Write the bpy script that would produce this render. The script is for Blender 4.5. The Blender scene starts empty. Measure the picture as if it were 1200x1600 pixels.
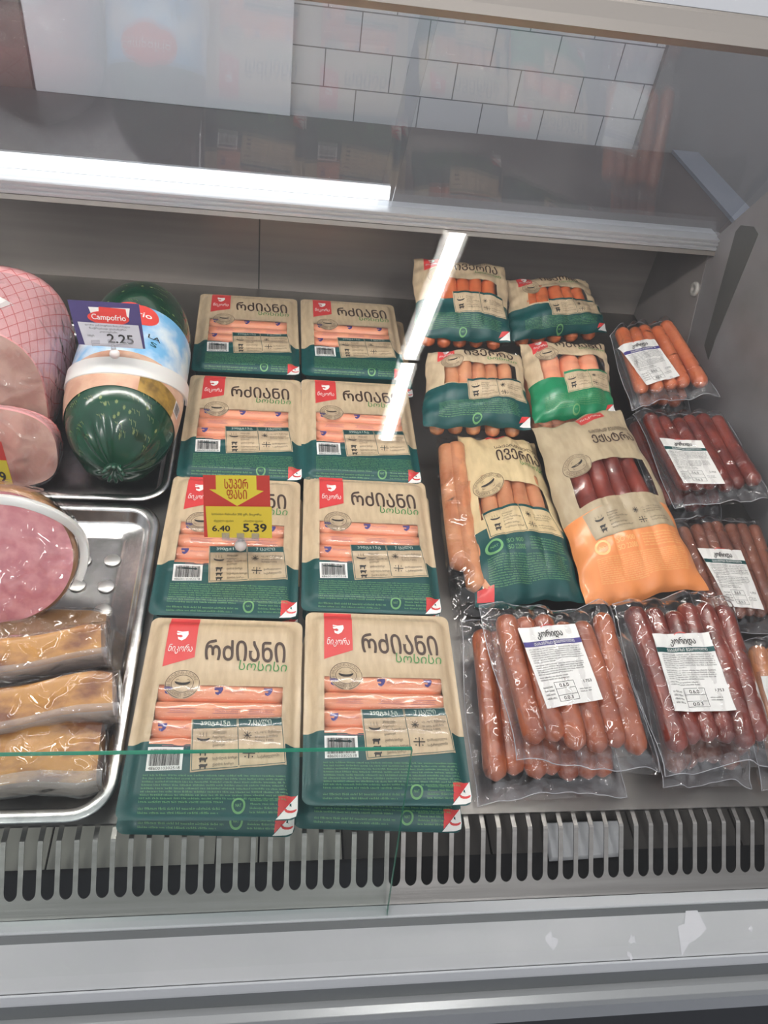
import bpy, bmesh, math, random
from mathutils import Vector, Matrix
PI = math.pi
S = bpy.context.scene
COL = S.collection
rnd = random.Random(7)

# ------------------------------------------------------------------ camera
F = 1240.0
CAM = Vector((0.0436, -0.4383, 0.7628))
RM = [Vector((0.9890915, -0.08239462, 0.12210296)), Vector((0.02854601, -0.7059964, -0.70763989)),
      Vector((0.14450997, 0.70340615, -0.695943))]          # right, down, forward
cd = bpy.data.cameras.new('camera'); cam = bpy.data.objects.new('camera', cd); COL.objects.link(cam)
cam.matrix_world = Matrix(((RM[0].x, -RM[1].x, -RM[2].x, CAM.x), (RM[0].y, -RM[1].y, -RM[2].y, CAM.y),
                           (RM[0].z, -RM[1].z, -RM[2].z, CAM.z), (0, 0, 0, 1)))
cd.sensor_fit = 'VERTICAL'; cd.sensor_height = 36; cd.lens = 36 * F / 1600; cd.clip_start = 0.01
S.camera = cam

def at(px, py, val, ax=2):
    """point of the place seen at a pixel of the photograph, on the plane axis = val"""
    d = RM[0] * ((px - 600) / F) + RM[1] * ((py - 800) / F) + RM[2]
    return CAM + d * ((val - CAM[ax]) / d[ax])

# ------------------------------------------------------------------ world, lamps, exposure
S.view_settings.view_transform = 'Standard'; S.view_settings.look = 'None'
S.view_settings.gamma = 1; S.view_settings.use_curve_mapping = False
S.view_settings.exposure = 0.72
S.cycles.max_bounces = 10; S.cycles.transparent_max_bounces = 32; S.cycles.glossy_bounces = 5
S.cycles.use_denoising = True; S.cycles.caustics_reflective = False; S.cycles.caustics_refractive = False
S.cycles.sample_clamp_indirect = 0
W = bpy.data.worlds.new('store'); S.world = W; W.use_nodes = True
nt = W.node_tree; bg = nt.nodes['Background']
tc = nt.nodes.new('ShaderNodeTexCoord'); sx = nt.nodes.new('ShaderNodeSeparateXYZ')
cr = nt.nodes.new('ShaderNodeValToRGB'); mr = nt.nodes.new('ShaderNodeMapRange')
nt.links.new(tc.outputs['Generated'], sx.inputs[0]); nt.links.new(sx.outputs['Z'], mr.inputs[0])
mr.inputs[1].default_value = -1; mr.inputs[2].default_value = 1
nt.links.new(mr.outputs[0], cr.inputs[0]); nt.links.new(cr.outputs[0], bg.inputs[0])
e = cr.color_ramp.elements
e[0].position = 0.35; e[0].color = (0.13, 0.13, 0.14, 1)
e[1].position = 1.0; e[1].color = (1.0, 1.0, 1.03, 1)
n = e.new(0.56); n.color = (0.44, 0.44, 0.46, 1)
n = e.new(0.70); n.color = (0.62, 0.63, 0.66, 1)
bg.inputs[1].default_value = 0.62
LAMP = 40.0        # batten brightness
CASE = 17.0        # light tube of the counter

# ------------------------------------------------------------------ materials
MATS = {}
def P(name, col, rough=0.5, metal=0.0, coat=0.0, emis=None, es=0.0, noise=None, bump=None, sss=0.0, spec=0.5, aniso=None):
    """noise = (scale, strength, color2), bump = (scale, strength[, detail])"""
    m = bpy.data.materials.new(name); m.use_nodes = True
    t = m.node_tree; b = t.nodes['Principled BSDF']; L = t.links.new
    b.inputs['Base Color'].default_value = (*col, 1); b.inputs['Roughness'].default_value = rough
    b.inputs['Metallic'].default_value = metal; b.inputs['Coat Weight'].default_value = coat
    b.inputs['Coat Roughness'].default_value = 0.08
    b.inputs['Specular IOR Level'].default_value = spec
    if sss: b.inputs['Subsurface Weight'].default_value = sss; b.inputs['Subsurface Radius'].default_value = (.008, .003, .002)
    if emis: b.inputs['Emission Color'].default_value = (*emis, 1); b.inputs['Emission Strength'].default_value = es
    co = t.nodes.new('ShaderNodeTexCoord')
    if noise:
        nz = t.nodes.new('ShaderNodeTexNoise'); nz.inputs['Scale'].default_value = 1.0; nz.inputs['Detail'].default_value = 5
        mp = t.nodes.new('ShaderNodeMapping'); sc = noise[0] if isinstance(noise[0], tuple) else (noise[0],) * 3
        mp.inputs['Scale'].default_value = sc
        L(co.outputs['Object'], mp.inputs[0]); L(mp.outputs[0], nz.inputs['Vector'])
        r = t.nodes.new('ShaderNodeMapRange'); r.inputs[1].default_value = .5 - .5 / noise[1]*.4; r.inputs[2].default_value = .5 + .5 / noise[1]*.4
        mx = t.nodes.new('ShaderNodeMix'); mx.data_type = 'RGBA'
        mx.inputs[6].default_value = (*col, 1); mx.inputs[7].default_value = (*noise[2], 1)
        L(nz.outputs[0], r.inputs[0]); L(r.outputs[0], mx.inputs[0]); L(mx.outputs[2], b.inputs['Base Color'])
    if bump:
        nz = t.nodes.new('ShaderNodeTexNoise'); nz.inputs['Scale'].default_value = 1.0
        nz.inputs['Detail'].default_value = bump[2] if len(bump) > 2 else 4
        mp = t.nodes.new('ShaderNodeMapping'); sc = bump[0] if isinstance(bump[0], tuple) else (bump[0],) * 3
        mp.inputs['Scale'].default_value = sc
        L(co.outputs['Object'], mp.inputs[0]); L(mp.outputs[0], nz.inputs['Vector'])
        bp = t.nodes.new('ShaderNodeBump'); bp.inputs['Strength'].default_value = bump[1]; bp.inputs['Distance'].default_value = .004
        L(nz.outputs[0], bp.inputs['Height']); L(bp.outputs[0], b.inputs['Normal'])
        if coat: L(bp.outputs[0], b.inputs['Coat Normal'])
    MATS[name] = m
    return m

def clear(name, tint=(1, 1, 1), rough=0.03, ior=1.45, base=0.0, bump=None, milk=0.0, milkcol=(.8, .8, .85)):
    """see-through sheet: transparent + Fresnel gloss (+ a little milky scatter)"""
    m = bpy.data.materials.new(name); m.use_nodes = True
    t = m.node_tree; t.nodes.clear(); L = t.links.new
    out = t.nodes.new('ShaderNodeOutputMaterial'); tr = t.nodes.new('ShaderNodeBsdfTransparent'); gl = t.nodes.new('ShaderNodeBsdfGlossy')
    tr.inputs[0].default_value = (*tint, 1); gl.inputs['Roughness'].default_value = rough
    f0 = ((ior - 1) / (ior + 1)) ** 2
    ge = t.nodes.new('ShaderNodeNewGeometry'); dt = t.nodes.new('ShaderNodeVectorMath'); dt.operation = 'DOT_PRODUCT'
    L(ge.outputs['Incoming'], dt.inputs[0]); L(ge.outputs['Normal'], dt.inputs[1])
    def mth(op, a=None, b_=None, va=0, vb=0):
        n_ = t.nodes.new('ShaderNodeMath'); n_.operation = op; n_.inputs[0].default_value = va; n_.inputs[1].default_value = vb
        if a: L(a, n_.inputs[0])
        if b_: L(b_, n_.inputs[1])
        return n_.outputs[0]
    p5 = mth('POWER', mth('SUBTRACT', None, mth('ABSOLUTE', dt.outputs['Value']), va=1), vb=5)
    ad = t.nodes.new('ShaderNodeMath'); ad.operation = 'MULTIPLY_ADD'; ad.use_clamp = True      # Schlick's Fresnel, the same from both sides
    L(p5, ad.inputs[0]); ad.inputs[1].default_value = 1 - f0; ad.inputs[2].default_value = f0 + base
    mx = t.nodes.new('ShaderNodeMixShader'); L(ad.outputs[0], mx.inputs[0])
    first = tr
    if milk:
        df = t.nodes.new('ShaderNodeBsdfDiffuse'); df.inputs[0].default_value = (*milkcol, 1)
        m2 = t.nodes.new('ShaderNodeMixShader'); m2.inputs[0].default_value = milk
        L(tr.outputs[0], m2.inputs[1]); L(df.outputs[0], m2.inputs[2]); first = m2
    L(first.outputs[0], mx.inputs[1]); L(gl.outputs[0], mx.inputs[2]); L(mx.outputs[0], out.inputs[0])
    if bump:
        co = t.nodes.new('ShaderNodeTexCoord'); nz = t.nodes.new('ShaderNodeTexNoise')
        nz.inputs['Scale'].default_value = bump[0]; nz.inputs['Detail'].default_value = 1.0; nz.inputs['Roughness'].default_value = .4; nz.inputs['Distortion'].default_value = .8
        bp = t.nodes.new('ShaderNodeBump'); bp.inputs['Strength'].default_value = 1.0; bp.inputs['Distance'].default_value = .006 * bump[1]
        L(co.outputs['Object'], nz.inputs['Vector']); L(nz.outputs[0], bp.inputs['Height'])
        L(bp.outputs[0], gl.inputs['Normal']); L(bp.outputs[0], dt.inputs[1])
    MATS[name] = m
    return m

def hx(r, g, b):
    f = lambda c: ((c / 255 + .055) / 1.055) ** 2.4 if c > 10 else c / 255 / 12.92
    return (f(r), f(g), f(b))
M_kraft = P('kraft_paper', hx(206, 184, 152), .42, coat=.15, noise=((180, 40, 60), 1.4, hx(192, 169, 138)), bump=((22, 90, 30), .12))
M_teal = P('teal_print', hx(6, 76, 75), .42, coat=.06, noise=(40, 1.0, hx(6, 70, 70)), bump=((22, 70, 30), .12))
M_green = P('green_print', hx(20, 128, 84), .32, coat=.3, bump=(40, .15))
M_orange = P('orange_print', hx(240, 150, 88), .35, coat=.25, bump=(40, .15))
M_kraftgrey = P('grey_kraft_paper', hx(186, 168, 138), .42, coat=.12, noise=((120, 40, 60), 1.4, hx(174, 155, 126)), bump=((30, 60, 30), .15))
M_kraftpale = P('pale_kraft_film', hx(218, 194, 150), .36, coat=.25, noise=((120, 40, 60), 1.4, hx(204, 180, 138)), bump=((30, 60, 30), .2))
M_paleorange = P('pale_orange_ink', hx(252, 206, 140), .5)
M_red = P('red_print', hx(214, 62, 62), .38, coat=.2)
M_white = P('white_print', hx(238, 236, 232), .45)
M_brown = P('brown_ink', hx(70, 52, 44), .5)
M_stampink = P('stamp_ink', hx(122, 100, 82), .5)
M_dark = P('dark_ink', hx(48, 44, 42), .5)
M_greenink = P('green_ink', hx(70, 140, 74), .5)
M_lime = P('lime_ink', hx(112, 166, 108), .5)
M_paleteal = P('pale_ink', hx(205, 218, 205), .5)
M_blueink = P('blue_ink', hx(70, 62, 130), .5)
M_pinkink = P('violet_ink', hx(176, 110, 120), .5)
M_frank = P('pale_sausage', hx(242, 168, 132), .3, coat=.3, noise=((20, 60, 60), 1.2, hx(232, 150, 116)), sss=.15)
M_sausO = P('orange_sausage', hx(222, 124, 78), .32, coat=.35, noise=(30, 1.1, hx(204, 106, 66)), bump=(60, .15), sss=.1)
M_sausT = P('tan_sausage', hx(216, 152, 110), .32, coat=.3, noise=(30, 1.4, hx(190, 120, 82)), bump=(60, .15), sss=.1)
M_sausF = P('russet_sausage', hx(188, 106, 70), .3, coat=.35, noise=(30, 1.2, hx(148, 74, 48)), bump=(60, .2), sss=.1)
M_sausR = P('dark_red_sausage', hx(144, 58, 42), .3, coat=.35, noise=(34, 1.2, hx(104, 38, 30)), bump=(60, .25))
M_sausB = P('brown_sausage', hx(150, 92, 70), .33, coat=.3, noise=(34, 1.0, hx(112, 64, 50)), bump=(60, .25))
M_film = clear('cling_film', (.985, .98, .98), .018, 1.5, .035, (34, 2.2), .0)
M_filmflat = clear('film_seam', (.95, .95, .96), .05, 1.45, .03, (45, 1.0), .07, (.85, .85, .9))
M_filmedge = clear('film_rim', (.9, .9, .92), .1, 1.5, .05, None, .30, (.9, .9, .94))
M_winfilm = clear('window_film', (.98, .97, .97), .10, 1.45, .01, (35, .35))
M_glass = clear('front_glass', (.99, .992, .99), .0, 1.29)
M_guard = clear('guard_glass', (.965, .985, .977), .0, 1.34)
M_rear = clear('rear_glass', (.95, .96, .97), .0, 1.5, .03, None, .03, (.7, .7, .75))
M_glassedge = P('green_glass_edge', hx(52, 150, 122), .12, spec=.8)
M_steel = P('brushed_steel', (.25, .238, .225), .30, 1.0, noise=((4, 90, 90), .9, (.36, .345, .33)), bump=((6, 400, 400), .03))
M_backsteel = P('back_panel_steel', (.44, .40, .37), .45, .55, noise=((3, 60, 60), .8, (.37, .335, .31)), bump=((6, 300, 300), .04))
M_deck = P('deck_steel', (.27, .258, .246), .42, 1.0, noise=(12, .9, (.22, .21, .20)), bump=((8, 200, 200), .03))
M_tray = P('tray_steel', (.74, .73, .72), .27, 1.0, noise=(34, 1.4, (.54, .535, .53)), bump=(60, .10))
M_dimple = P('brushed_dimple', (.72, .70, .68), .38, 1.0)
M_alu = P('aluminium', (.60, .61, .63), .36, .6)
M_aluwarm = P('warm_aluminium', (.40, .365, .33), .36, .8)
M_bumper = P('grey_bumper', hx(182, 183, 184), .30, noise=(9, 1.0, hx(174, 176, 177)))
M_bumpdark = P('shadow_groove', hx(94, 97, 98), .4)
M_bumpwhite = P('pale_bumper_lip', hx(188, 190, 192), .35)
M_rail = P('lower_rail', hx(150, 152, 152), .28, .35)
M_black = P('black_plinth', hx(14, 14, 15), .6)
M_endpanel = P('end_panel_grey', hx(146, 139, 137), .42, .0, noise=(6, .9, hx(112, 107, 106)))
M_endglass = P('end_panel_glossy', hx(142, 139, 141), .3, .0, noise=(7, 1.2, hx(116, 113, 114)))
M_slot = P('dark_gasket', hx(84, 84, 82), .45)
M_worktop = P('worktop_steel', hx(104, 97, 96), .42, .2, noise=(7, .9, hx(92, 86, 86)))
M_bluegrey = P('bluish_ledge', hx(138, 143, 154), .4)
M_wallgrey = P('grey_wall', hx(136, 135, 136), .6, noise=(3, .8, hx(126, 125, 127)))
M_browndark = P('dark_brown_wall', hx(104, 90, 84), .6, noise=(6, .7, hx(82, 72, 68)))
M_panelwhite = P('white_panel', hx(218, 221, 226), .4)
M_knob = P('pale_plastic', hx(176, 172, 166), .4)
M_whiteplastic = P('white_plastic', hx(236, 234, 230), .3, sss=.05)
M_milk = P('milky_plastic', hx(226, 218, 216), .3, sss=.1)
M_clearplastic = clear('clear_plastic', (.9, .9, .92), .06, 1.5, .04, None, .22, (.85, .85, .88))
M_sticker = clear('torn_sticker_film', (.9, .9, .92), .2, 1.45, .02, None, .62, (.85, .85, .88))
M_lampglow = P('lamp_diffuser', (1, 1, 1), .5, emis=(1, .985, .96), es=LAMP)
M_caseglow = P('canopy_tube', (1, 1, 1), .5, emis=(1, .985, .955), es=CASE)
M_ledglow = P('led_diffuser', (1, 1, 1), .5, emis=(.97, .985, 1), es=1.5)
M_yellow = P('yellow_card', hx(252, 226, 72), .45)
M_yellow2 = P('bright_yellow_card', hx(254, 236, 74), .45)
M_cardred = P('card_red', hx(224, 70, 62), .45)
M_cardblue = P('card_indigo', hx(78, 68, 118), .45)
M_cardgrey = P('card_grey', hx(205, 204, 212), .45)
M_orangeink = P('orange_ink', hx(206, 84, 30), .5)
M_hamgreen = P('green_casing', hx(12, 70, 46), .17, coat=.5, noise=(14, 1.3, hx(7, 54, 38)), bump=(26, .12))
M_gold = P('gold_ink', hx(112, 128, 74), .4)
M_labelblue = P('pale_blue_label', hx(120, 186, 232), .3, coat=.3, noise=((16, 16, 22), 2.2, hx(232, 240, 246)))
M_tanlabel = P('tan_label', hx(198, 150, 126), .3, coat=.3, noise=(30, 1.6, hx(224, 186, 160)))
M_goldlabel = P('gold_label', hx(178, 140, 62), .3, coat=.3, noise=(60, 1.6, hx(120, 92, 44)))
M_meatcut = P('cut_ham_face', hx(222, 182, 168), .34, coat=.35, noise=(26, 2.0, hx(196, 150, 138)), bump=(50, .12), sss=.1)
M_pinkskin = P('pink_casing', hx(238, 176, 176), .35, coat=.3, noise=(10, 1, hx(228, 160, 162)))
M_netred = P('red_netting', hx(204, 92, 92), .5)
M_bologna = P('pink_bologna_face', hx(240, 166, 170), .3, coat=.45, noise=(60, 2.0, hx(222, 138, 146)), bump=(60, .08), sss=.1)
M_browncase = P('brown_casing', hx(178, 124, 70), .3, coat=.5, noise=(24, 1.2, hx(136, 88, 46)), bump=(60, .3))
M_smoked = P('smoked_slab', hx(206, 148, 76), .34, coat=.4, noise=((16, 30, 30), 3.0, hx(138, 82, 44)), bump=(40, .3))
M_smokedcut = P('smoked_slab_cut', hx(202, 178, 156), .34, coat=.45, noise=((18, 40, 40), 2.6, hx(158, 128, 104)), bump=(40, .25))
M_wrap = clear('wrap_film', (.93, .93, .93), .07, 1.45, .03, (46, 1.0), .13, (.6, .6, .63))
M_greywrap = clear('grey_wrap_film', (.9, .9, .92), .07, 1.45, .04, (40, 1.6), .26, (.78, .76, .76))
M_plenum = P('plenum_steel', (.74, .70, .64), .45, .0, noise=((5, 30, 30), .9, (.62, .58, .52)))
M_plenumgrey = P('dull_plate', hx(112, 108, 104), .5, .3)
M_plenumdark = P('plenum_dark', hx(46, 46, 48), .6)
M_papertray = P('white_tray', hx(243, 244, 246), .5)

def tile_mat():
    m = bpy.data.materials.new('white_wall_tiles'); m.use_nodes = True
    t = m.node_tree; b = t.nodes['Principled BSDF']; L = t.links.new
    co = t.nodes.new('ShaderNodeTexCoord'); mp = t.nodes.new('ShaderNodeMapping'); br = t.nodes.new('ShaderNodeTexBrick')
    mp.inputs['Rotation'].default_value = (PI / 2, 0, 0)
    L(co.outputs['Object'], mp.inputs[0])
    sx_ = t.nodes.new('ShaderNodeSeparateXYZ'); cb = t.nodes.new('ShaderNodeCombineXYZ')
    L(co.outputs['Object'], sx_.inputs[0]); L(sx_.outputs[0], cb.inputs[0]); L(sx_.outputs[2], cb.inputs[1]); L(cb.outputs[0], br.inputs['Vector'])
    br.inputs['Scale'].default_value = 1; br.inputs['Brick Width'].default_value = .1195; br.inputs['Row Height'].default_value = .0625
    br.inputs['Mortar Size'].default_value = .0011; br.inputs['Mortar Smooth'].default_value = .1; br.offset = .5
    br.inputs['Color1'].default_value = (*hx(196, 199, 204), 1); br.inputs['Color2'].default_value = (*hx(202, 204, 207), 1)
    br.inputs['Mortar'].default_value = (*hx(112, 116, 120), 1)
    L(br.outputs[0], b.inputs['Base Color']); b.inputs['Roughness'].default_value = .25
    return m
M_tile = tile_mat()

# ------------------------------------------------------------------ mesh helpers
class MB:
    def __init__(s): s.v, s.f, s.m, s.mats = [], [], [], []
    def mi(s, mat):
        if mat not in s.mats: s.mats.append(mat)
        return s.mats.index(mat)
    def add(s, vs, fs, mat):
        o = len(s.v); k = s.mi(mat); s.v += [tuple(v) for v in vs]
        for f in fs: s.f.append(tuple(i + o for i in f)); s.m.append(k)
    def grid(s, fn, us, vs, mat, skip=None, closeu=False):
        """fn(u,v)->point; mat may be a function of the cell's mid u,v"""
        o = len(s.v); nu, nv = len(us), len(vs)
        for v in vs:
            for u in us: s.v.append(tuple(fn(u, v)))
        for j in range(nv - 1):
            for i in range(nu - (0 if closeu else 1)):
                i2 = (i + 1) % nu
                um = (us[i] + us[i2]) / 2; vm = (vs[j] + vs[j + 1]) / 2
                if skip and skip(um, vm): continue
                mm = mat(um, vm) if callable(mat) else mat
                s.f.append((o + j * nu + i, o + j * nu + i2, o + (j + 1) * nu + i2, o + (j + 1) * nu + i)); s.m.append(s.mi(mm))
    def box(s, lo, hi, mat, M=None):
        vs = [Vector((x, y, z)) for z in (lo[2], hi[2]) for y in (lo[1], hi[1]) for x in (lo[0], hi[0])]
        if M: vs = [M @ v for v in vs]
        s.add(vs, [(0, 2, 3, 1), (4, 5, 7, 6), (0, 1, 5, 4), (2, 6, 7, 3), (1, 3, 7, 5), (0, 4, 6, 2)], mat)
    def prism(s, pts, x0, x1, mat):
        """closed outline in (y,z) swept along x"""
        n = len(pts)
        vs = [(x0, y, z) for y, z in pts] + [(x1, y, z) for y, z in pts]
        s.add(vs, [(i, (i + 1) % n, n + (i + 1) % n, n + i) for i in range(n)] + [tuple(range(n))[::-1], tuple(range(n, 2 * n))], mat)
    def tube(s, pts, rads, mat, n=12, caps=True):
        pts = [Vector(p) for p in pts]; k = len(pts)
        if not hasattr(rads, '__len__'): rads = [rads] * k
        o = len(s.v); up = Vector((0, 0, 1))
        for i, p in enumerate(pts):
            t = (pts[min(i + 1, k - 1)] - pts[max(i - 1, 0)]).normalized()
            a = up - t * up.dot(t)
            if a.length < .05: a = Vector((1, 0, 0)) - t * t.x
            a.normalize(); b = t.cross(a); up = a
            for j in range(n):
                q = 2 * PI * j / n; s.v.append(tuple(p + (a * math.cos(q) + b * math.sin(q)) * rads[i]))
        kk = s.mi(mat)
        for i in range(k - 1):
            for j in range(n):
                s.f.append((o + i * n + j, o + i * n + (j + 1) % n, o + (i + 1) * n + (j + 1) % n, o + (i + 1) * n + j)); s.m.append(kk)
        if caps:
            s.f.append(tuple(o + j for j in range(n))[::-1]); s.m.append(kk)
            s.f.append(tuple(o + (k - 1) * n + j for j in range(n))); s.m.append(kk)
    def build(s, name, parent=None, smooth=True, thick=0.0, bevel=0.0, kind=None, fix=True):
        me = bpy.data.meshes.new(name); me.from_pydata(s.v, [], s.f)
        for m in s.mats: me.materials.append(m)
        me.polygons.foreach_set('material_index', s.m)
        if fix:
            bm = bmesh.new(); bm.from_mesh(me); bmesh.ops.recalc_face_normals(bm, faces=bm.faces); bm.to_mesh(me); bm.free()
        if smooth: me.shade_smooth()
        o = bpy.data.objects.new(name, me); COL.objects.link(o)
        if parent: o.parent = parent
        if kind: o['kind'] = kind
        if thick:
            md = o.modifiers.new('thickness', 'SOLIDIFY'); md.thickness = thick; md.offset = 0
        if bevel:
            md = o.modifiers.new('bevel', 'BEVEL'); md.width = bevel; md.segments = 2; md.limit_method = 'ANGLE'
        return o

def thing(name, label, cat, loc=(0, 0, 0), group=None, mat3=None):
    o = bpy.data.objects.new(name, None); COL.objects.link(o)
    M = (mat3.to_4x4() if mat3 else Matrix.Identity(4)); M.translation = Vector(loc)
    o.matrix_world = M; o.empty_display_size = .02
    o['label'] = label; o['category'] = cat
    if group: o['group'] = group
    return o
def tag(o, label, cat, group=None):
    o['label'] = label; o['category'] = cat
    if group: o['group'] = group
    return o
def dup(root, label):
    def cp(o, par):
        c = o.copy(); COL.objects.link(c); c.parent = par
        for ch in list(o.children): cp(ch, c)
        return c
    r = cp(root, None); r['label'] = label
    return r
def lin(a, b, n): return [a + (b - a) * i / n for i in range(n + 1)]
def sst(a, b, x):
    t = min(1, max(0, (x - a) / (b - a))); return t * t * (3 - 2 * t)

# lettering: triangles of a built-in font, fitted into a box
_tc = {}
def letters(txt, bold=0.0, shear=0.0, spacing=1.0):
    key = (txt, bold, shear, spacing)
    if key in _tc: return _tc[key]
    c = bpy.data.curves.new('lettering', 'FONT'); c.body = txt; c.size = 1; c.offset = bold; c.shear = shear; c.resolution_u = 3
    c.space_character = spacing
    o = bpy.data.objects.new('lettering', c); me = o.to_mesh()
    vs = [(v.co.x, v.co.y) for v in me.vertices]; fs = [tuple(p.vertices) for p in me.polygons]
    o.to_mesh_clear(); bpy.data.objects.remove(o); bpy.data.curves.remove(c)
    if not vs: vs = [(0, 0)]; fs = []
    x0 = min(v[0] for v in vs); x1 = max(v[0] for v in vs); y0 = min(v[1] for v in vs); y1 = max(v[1] for v in vs)
    r = ([((x - x0) / max(x1 - x0, 1e-6), (y - y0) / max(y1 - y0, 1e-6)) for x, y in vs], fs, (x1 - x0) / max(y1 - y0, 1e-6))
    _tc[key] = r
    return r

class Print:
    """lays printed marks on a surface fn(u,v,lift); u to the right, v downwards, both 0..1; w,h real size"""
    def __init__(s, mb, fn, w, h): s.mb, s.fn, s.w, s.h = mb, fn, w, h
    def quad(s, q, mat, ly=1, nx=6, ny=6):
        def f(a, b):
            u = (q[0][0] * (1 - a) + q[1][0] * a) * (1 - b) + (q[3][0] * (1 - a) + q[2][0] * a) * b
            v = (q[0][1] * (1 - a) + q[1][1] * a) * (1 - b) + (q[3][1] * (1 - a) + q[2][1] * a) * b
            return s.fn(u, v, ly * .0003)
        s.mb.grid(f, lin(0, 1, nx), lin(0, 1, ny), mat)
    def rect(s, u0, v0, u1, v1, mat, ly=1, nx=6, ny=6): s.quad([(u0, v0), (u1, v0), (u1, v1), (u0, v1)], mat, ly, nx, ny)
    def text(s, txt, q, mat, ly=2, bold=0.0, shear=0.0, spacing=1.0):
        vs, fs, asp = letters(txt, 0.0, shear, spacing)
        if bold >= .01:      # heavier strokes: the same letters set a hair apart
            if len(q) == 2: (u0, v0), (u1, v1) = q; q = [(u0, v0), (u1, v0), (u1, v1), (u0, v1)]
            d = bold * .9 * abs(q[3][1] - q[0][1]) * s.h
            for dx, dy in ((-d, 0), (d, 0), (0, -d), (0, d)):
                s.text(txt, [(a + dx / s.w, b + dy / s.h) for a, b in q], mat, ly + .02 * (dx > 0) + .04 * (dy > 0), 0, shear, spacing)
        out = []
        if len(q) == 2: (u0, v0), (u1, v1) = q; q = [(u0, v0), (u1, v0), (u1, v1), (u0, v1)]
        for a, b in vs:
            b = 1 - b
            u = (q[0][0] * (1 - a) + q[1][0] * a) * (1 - b) + (q[3][0] * (1 - a) + q[2][0] * a) * b
            v = (q[0][1] * (1 - a) + q[1][1] * a) * (1 - b) + (q[3][1] * (1 - a) + q[2][1] * a) * b
            out.append(s.fn(u, v, ly * .0003))
        s.mb.add(out, fs, mat)
    def shape(s, pts, cu, cv, size, mat, ly=2):
        """outline in unit coordinates (x right, y up), size in metres"""
        n = len(pts); out = [s.fn(cu + x * size / s.w, cv - y * size / s.h, ly * .0003) for x, y in pts]
        s.mb.add(out, [tuple(range(n))], mat)
    def ring(s, cu, cv, r, th, mat, ly=2, n=36, a0=0, a1=2 * PI):
        o = []
        for i in range(n + 1):
            a = a0 + (a1 - a0) * i / n
            for rr in (r - th / 2, r + th / 2): o.append(s.fn(cu + math.cos(a) * rr / s.w, cv - math.sin(a) * rr / s.h, ly * .0003))
        s.mb.add(o, [(2 * i, 2 * i + 1, 2 * i + 3, 2 * i + 2) for i in range(n)], mat)
    def disc(s, cu, cv, r, mat, ly=1):
        def f(a, b): return s.fn(cu + math.cos(a) * b * r / s.w, cv - math.sin(a) * b * r / s.h, ly * .0003)
        s.mb.grid(f, [2 * PI * i / 30 for i in range(30)], [0.02, .35, .7, 1], mat, closeu=True)
    def line(s, a, b, th, mat, ly=2, n=6):
        dx, dy = (b[0] - a[0]) * s.w, (b[1] - a[1]) * s.h; L = math.hypot(dx, dy); nx, ny = -dy / L * th / 2 / s.w, dx / L * th / 2 / s.h
        s.quad([(a[0] + nx, a[1] + ny), (b[0] + nx, b[1] + ny), (b[0] - nx, b[1] - ny), (a[0] - nx, a[1] - ny)], mat, ly, n, 1)
    def fine(s, u0, v0, u1, v1, rows, mat, ly=2, last=1.0, cw=.0013, seed=1, slope=0.0):
        r = random.Random(seed); rh = (v1 - v0) / rows
        for k in range(rows):
            u = u0; ue = u0 + (u1 - u0) * (last if k == rows - 1 else r.uniform(.95, 1)); vb = v0 + rh * (k + .72)
            while u < ue:
                wl = r.randint(3, 10)
                for _ in range(wl):
                    if u >= ue: break
                    c = cw / s.w * r.uniform(.8, 1.1); hh = rh * r.choice((.34, .34, .52)); vv = vb + (u - u0) * slope
                    kind = r.random(); g = c * .30
                    if kind < .55: s.rect(u, vv - hh, u + g, vv, mat, ly, 1, 1); s.rect(u, vv - rh * .12, u + c * .8, vv, mat, ly, 1, 1)
                    else: s.rect(u + c * .4, vv - hh, u + c * .4 + g, vv + rh * .1, mat, ly, 1, 1); s.rect(u, vv - rh * .34, u + c * .75, vv - rh * .22, mat, ly, 1, 1)
                    u += c
                u += cw / s.w * .8
    def words(s, u0, v0, rows, mat, ly=2, h=.03, widths=None):
        for k, (t, wd) in enumerate(rows): s.text(t, [(u0, v0 + k * h * 1.15), (u0 + wd, v0 + k * h * 1.15 + h)], mat, ly, .006)
    def barcode(s, q, ly=2, seed=3):
        s.quad(q, M_white, ly, 4, 3); r = random.Random(seed)
        L = lambda a, b, t: (a[0] + (b[0] - a[0]) * t, a[1] + (b[1] - a[1]) * t)
        x = .07
        while x < .92:
            wd = r.choice((.008, .012, .02)); t0, t1 = L(q[0], q[1], x), L(q[0], q[1], x + wd); b0, b1 = L(q[3], q[2], x), L(q[3], q[2], x + wd)
            s.quad([L(t0, b0, .1), L(t1, b1, .1), L(t1, b1, .8), L(t0, b0, .8)], M_dark, ly + 1, 1, 1); x += wd + r.choice((.008, .012, .018))
        bl = [L(q[0], q[3], .84), L(q[1], q[2], .84), L(q[1], q[2], .97), L(q[0], q[3], .97)]
        bl = [L(bl[0], bl[1], .06), L(bl[1], bl[0], .06), L(bl[2], bl[3], .06), L(bl[3], bl[2], .06)]
        s.text('4860010302518', bl, M_dark, ly + 1)

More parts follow.
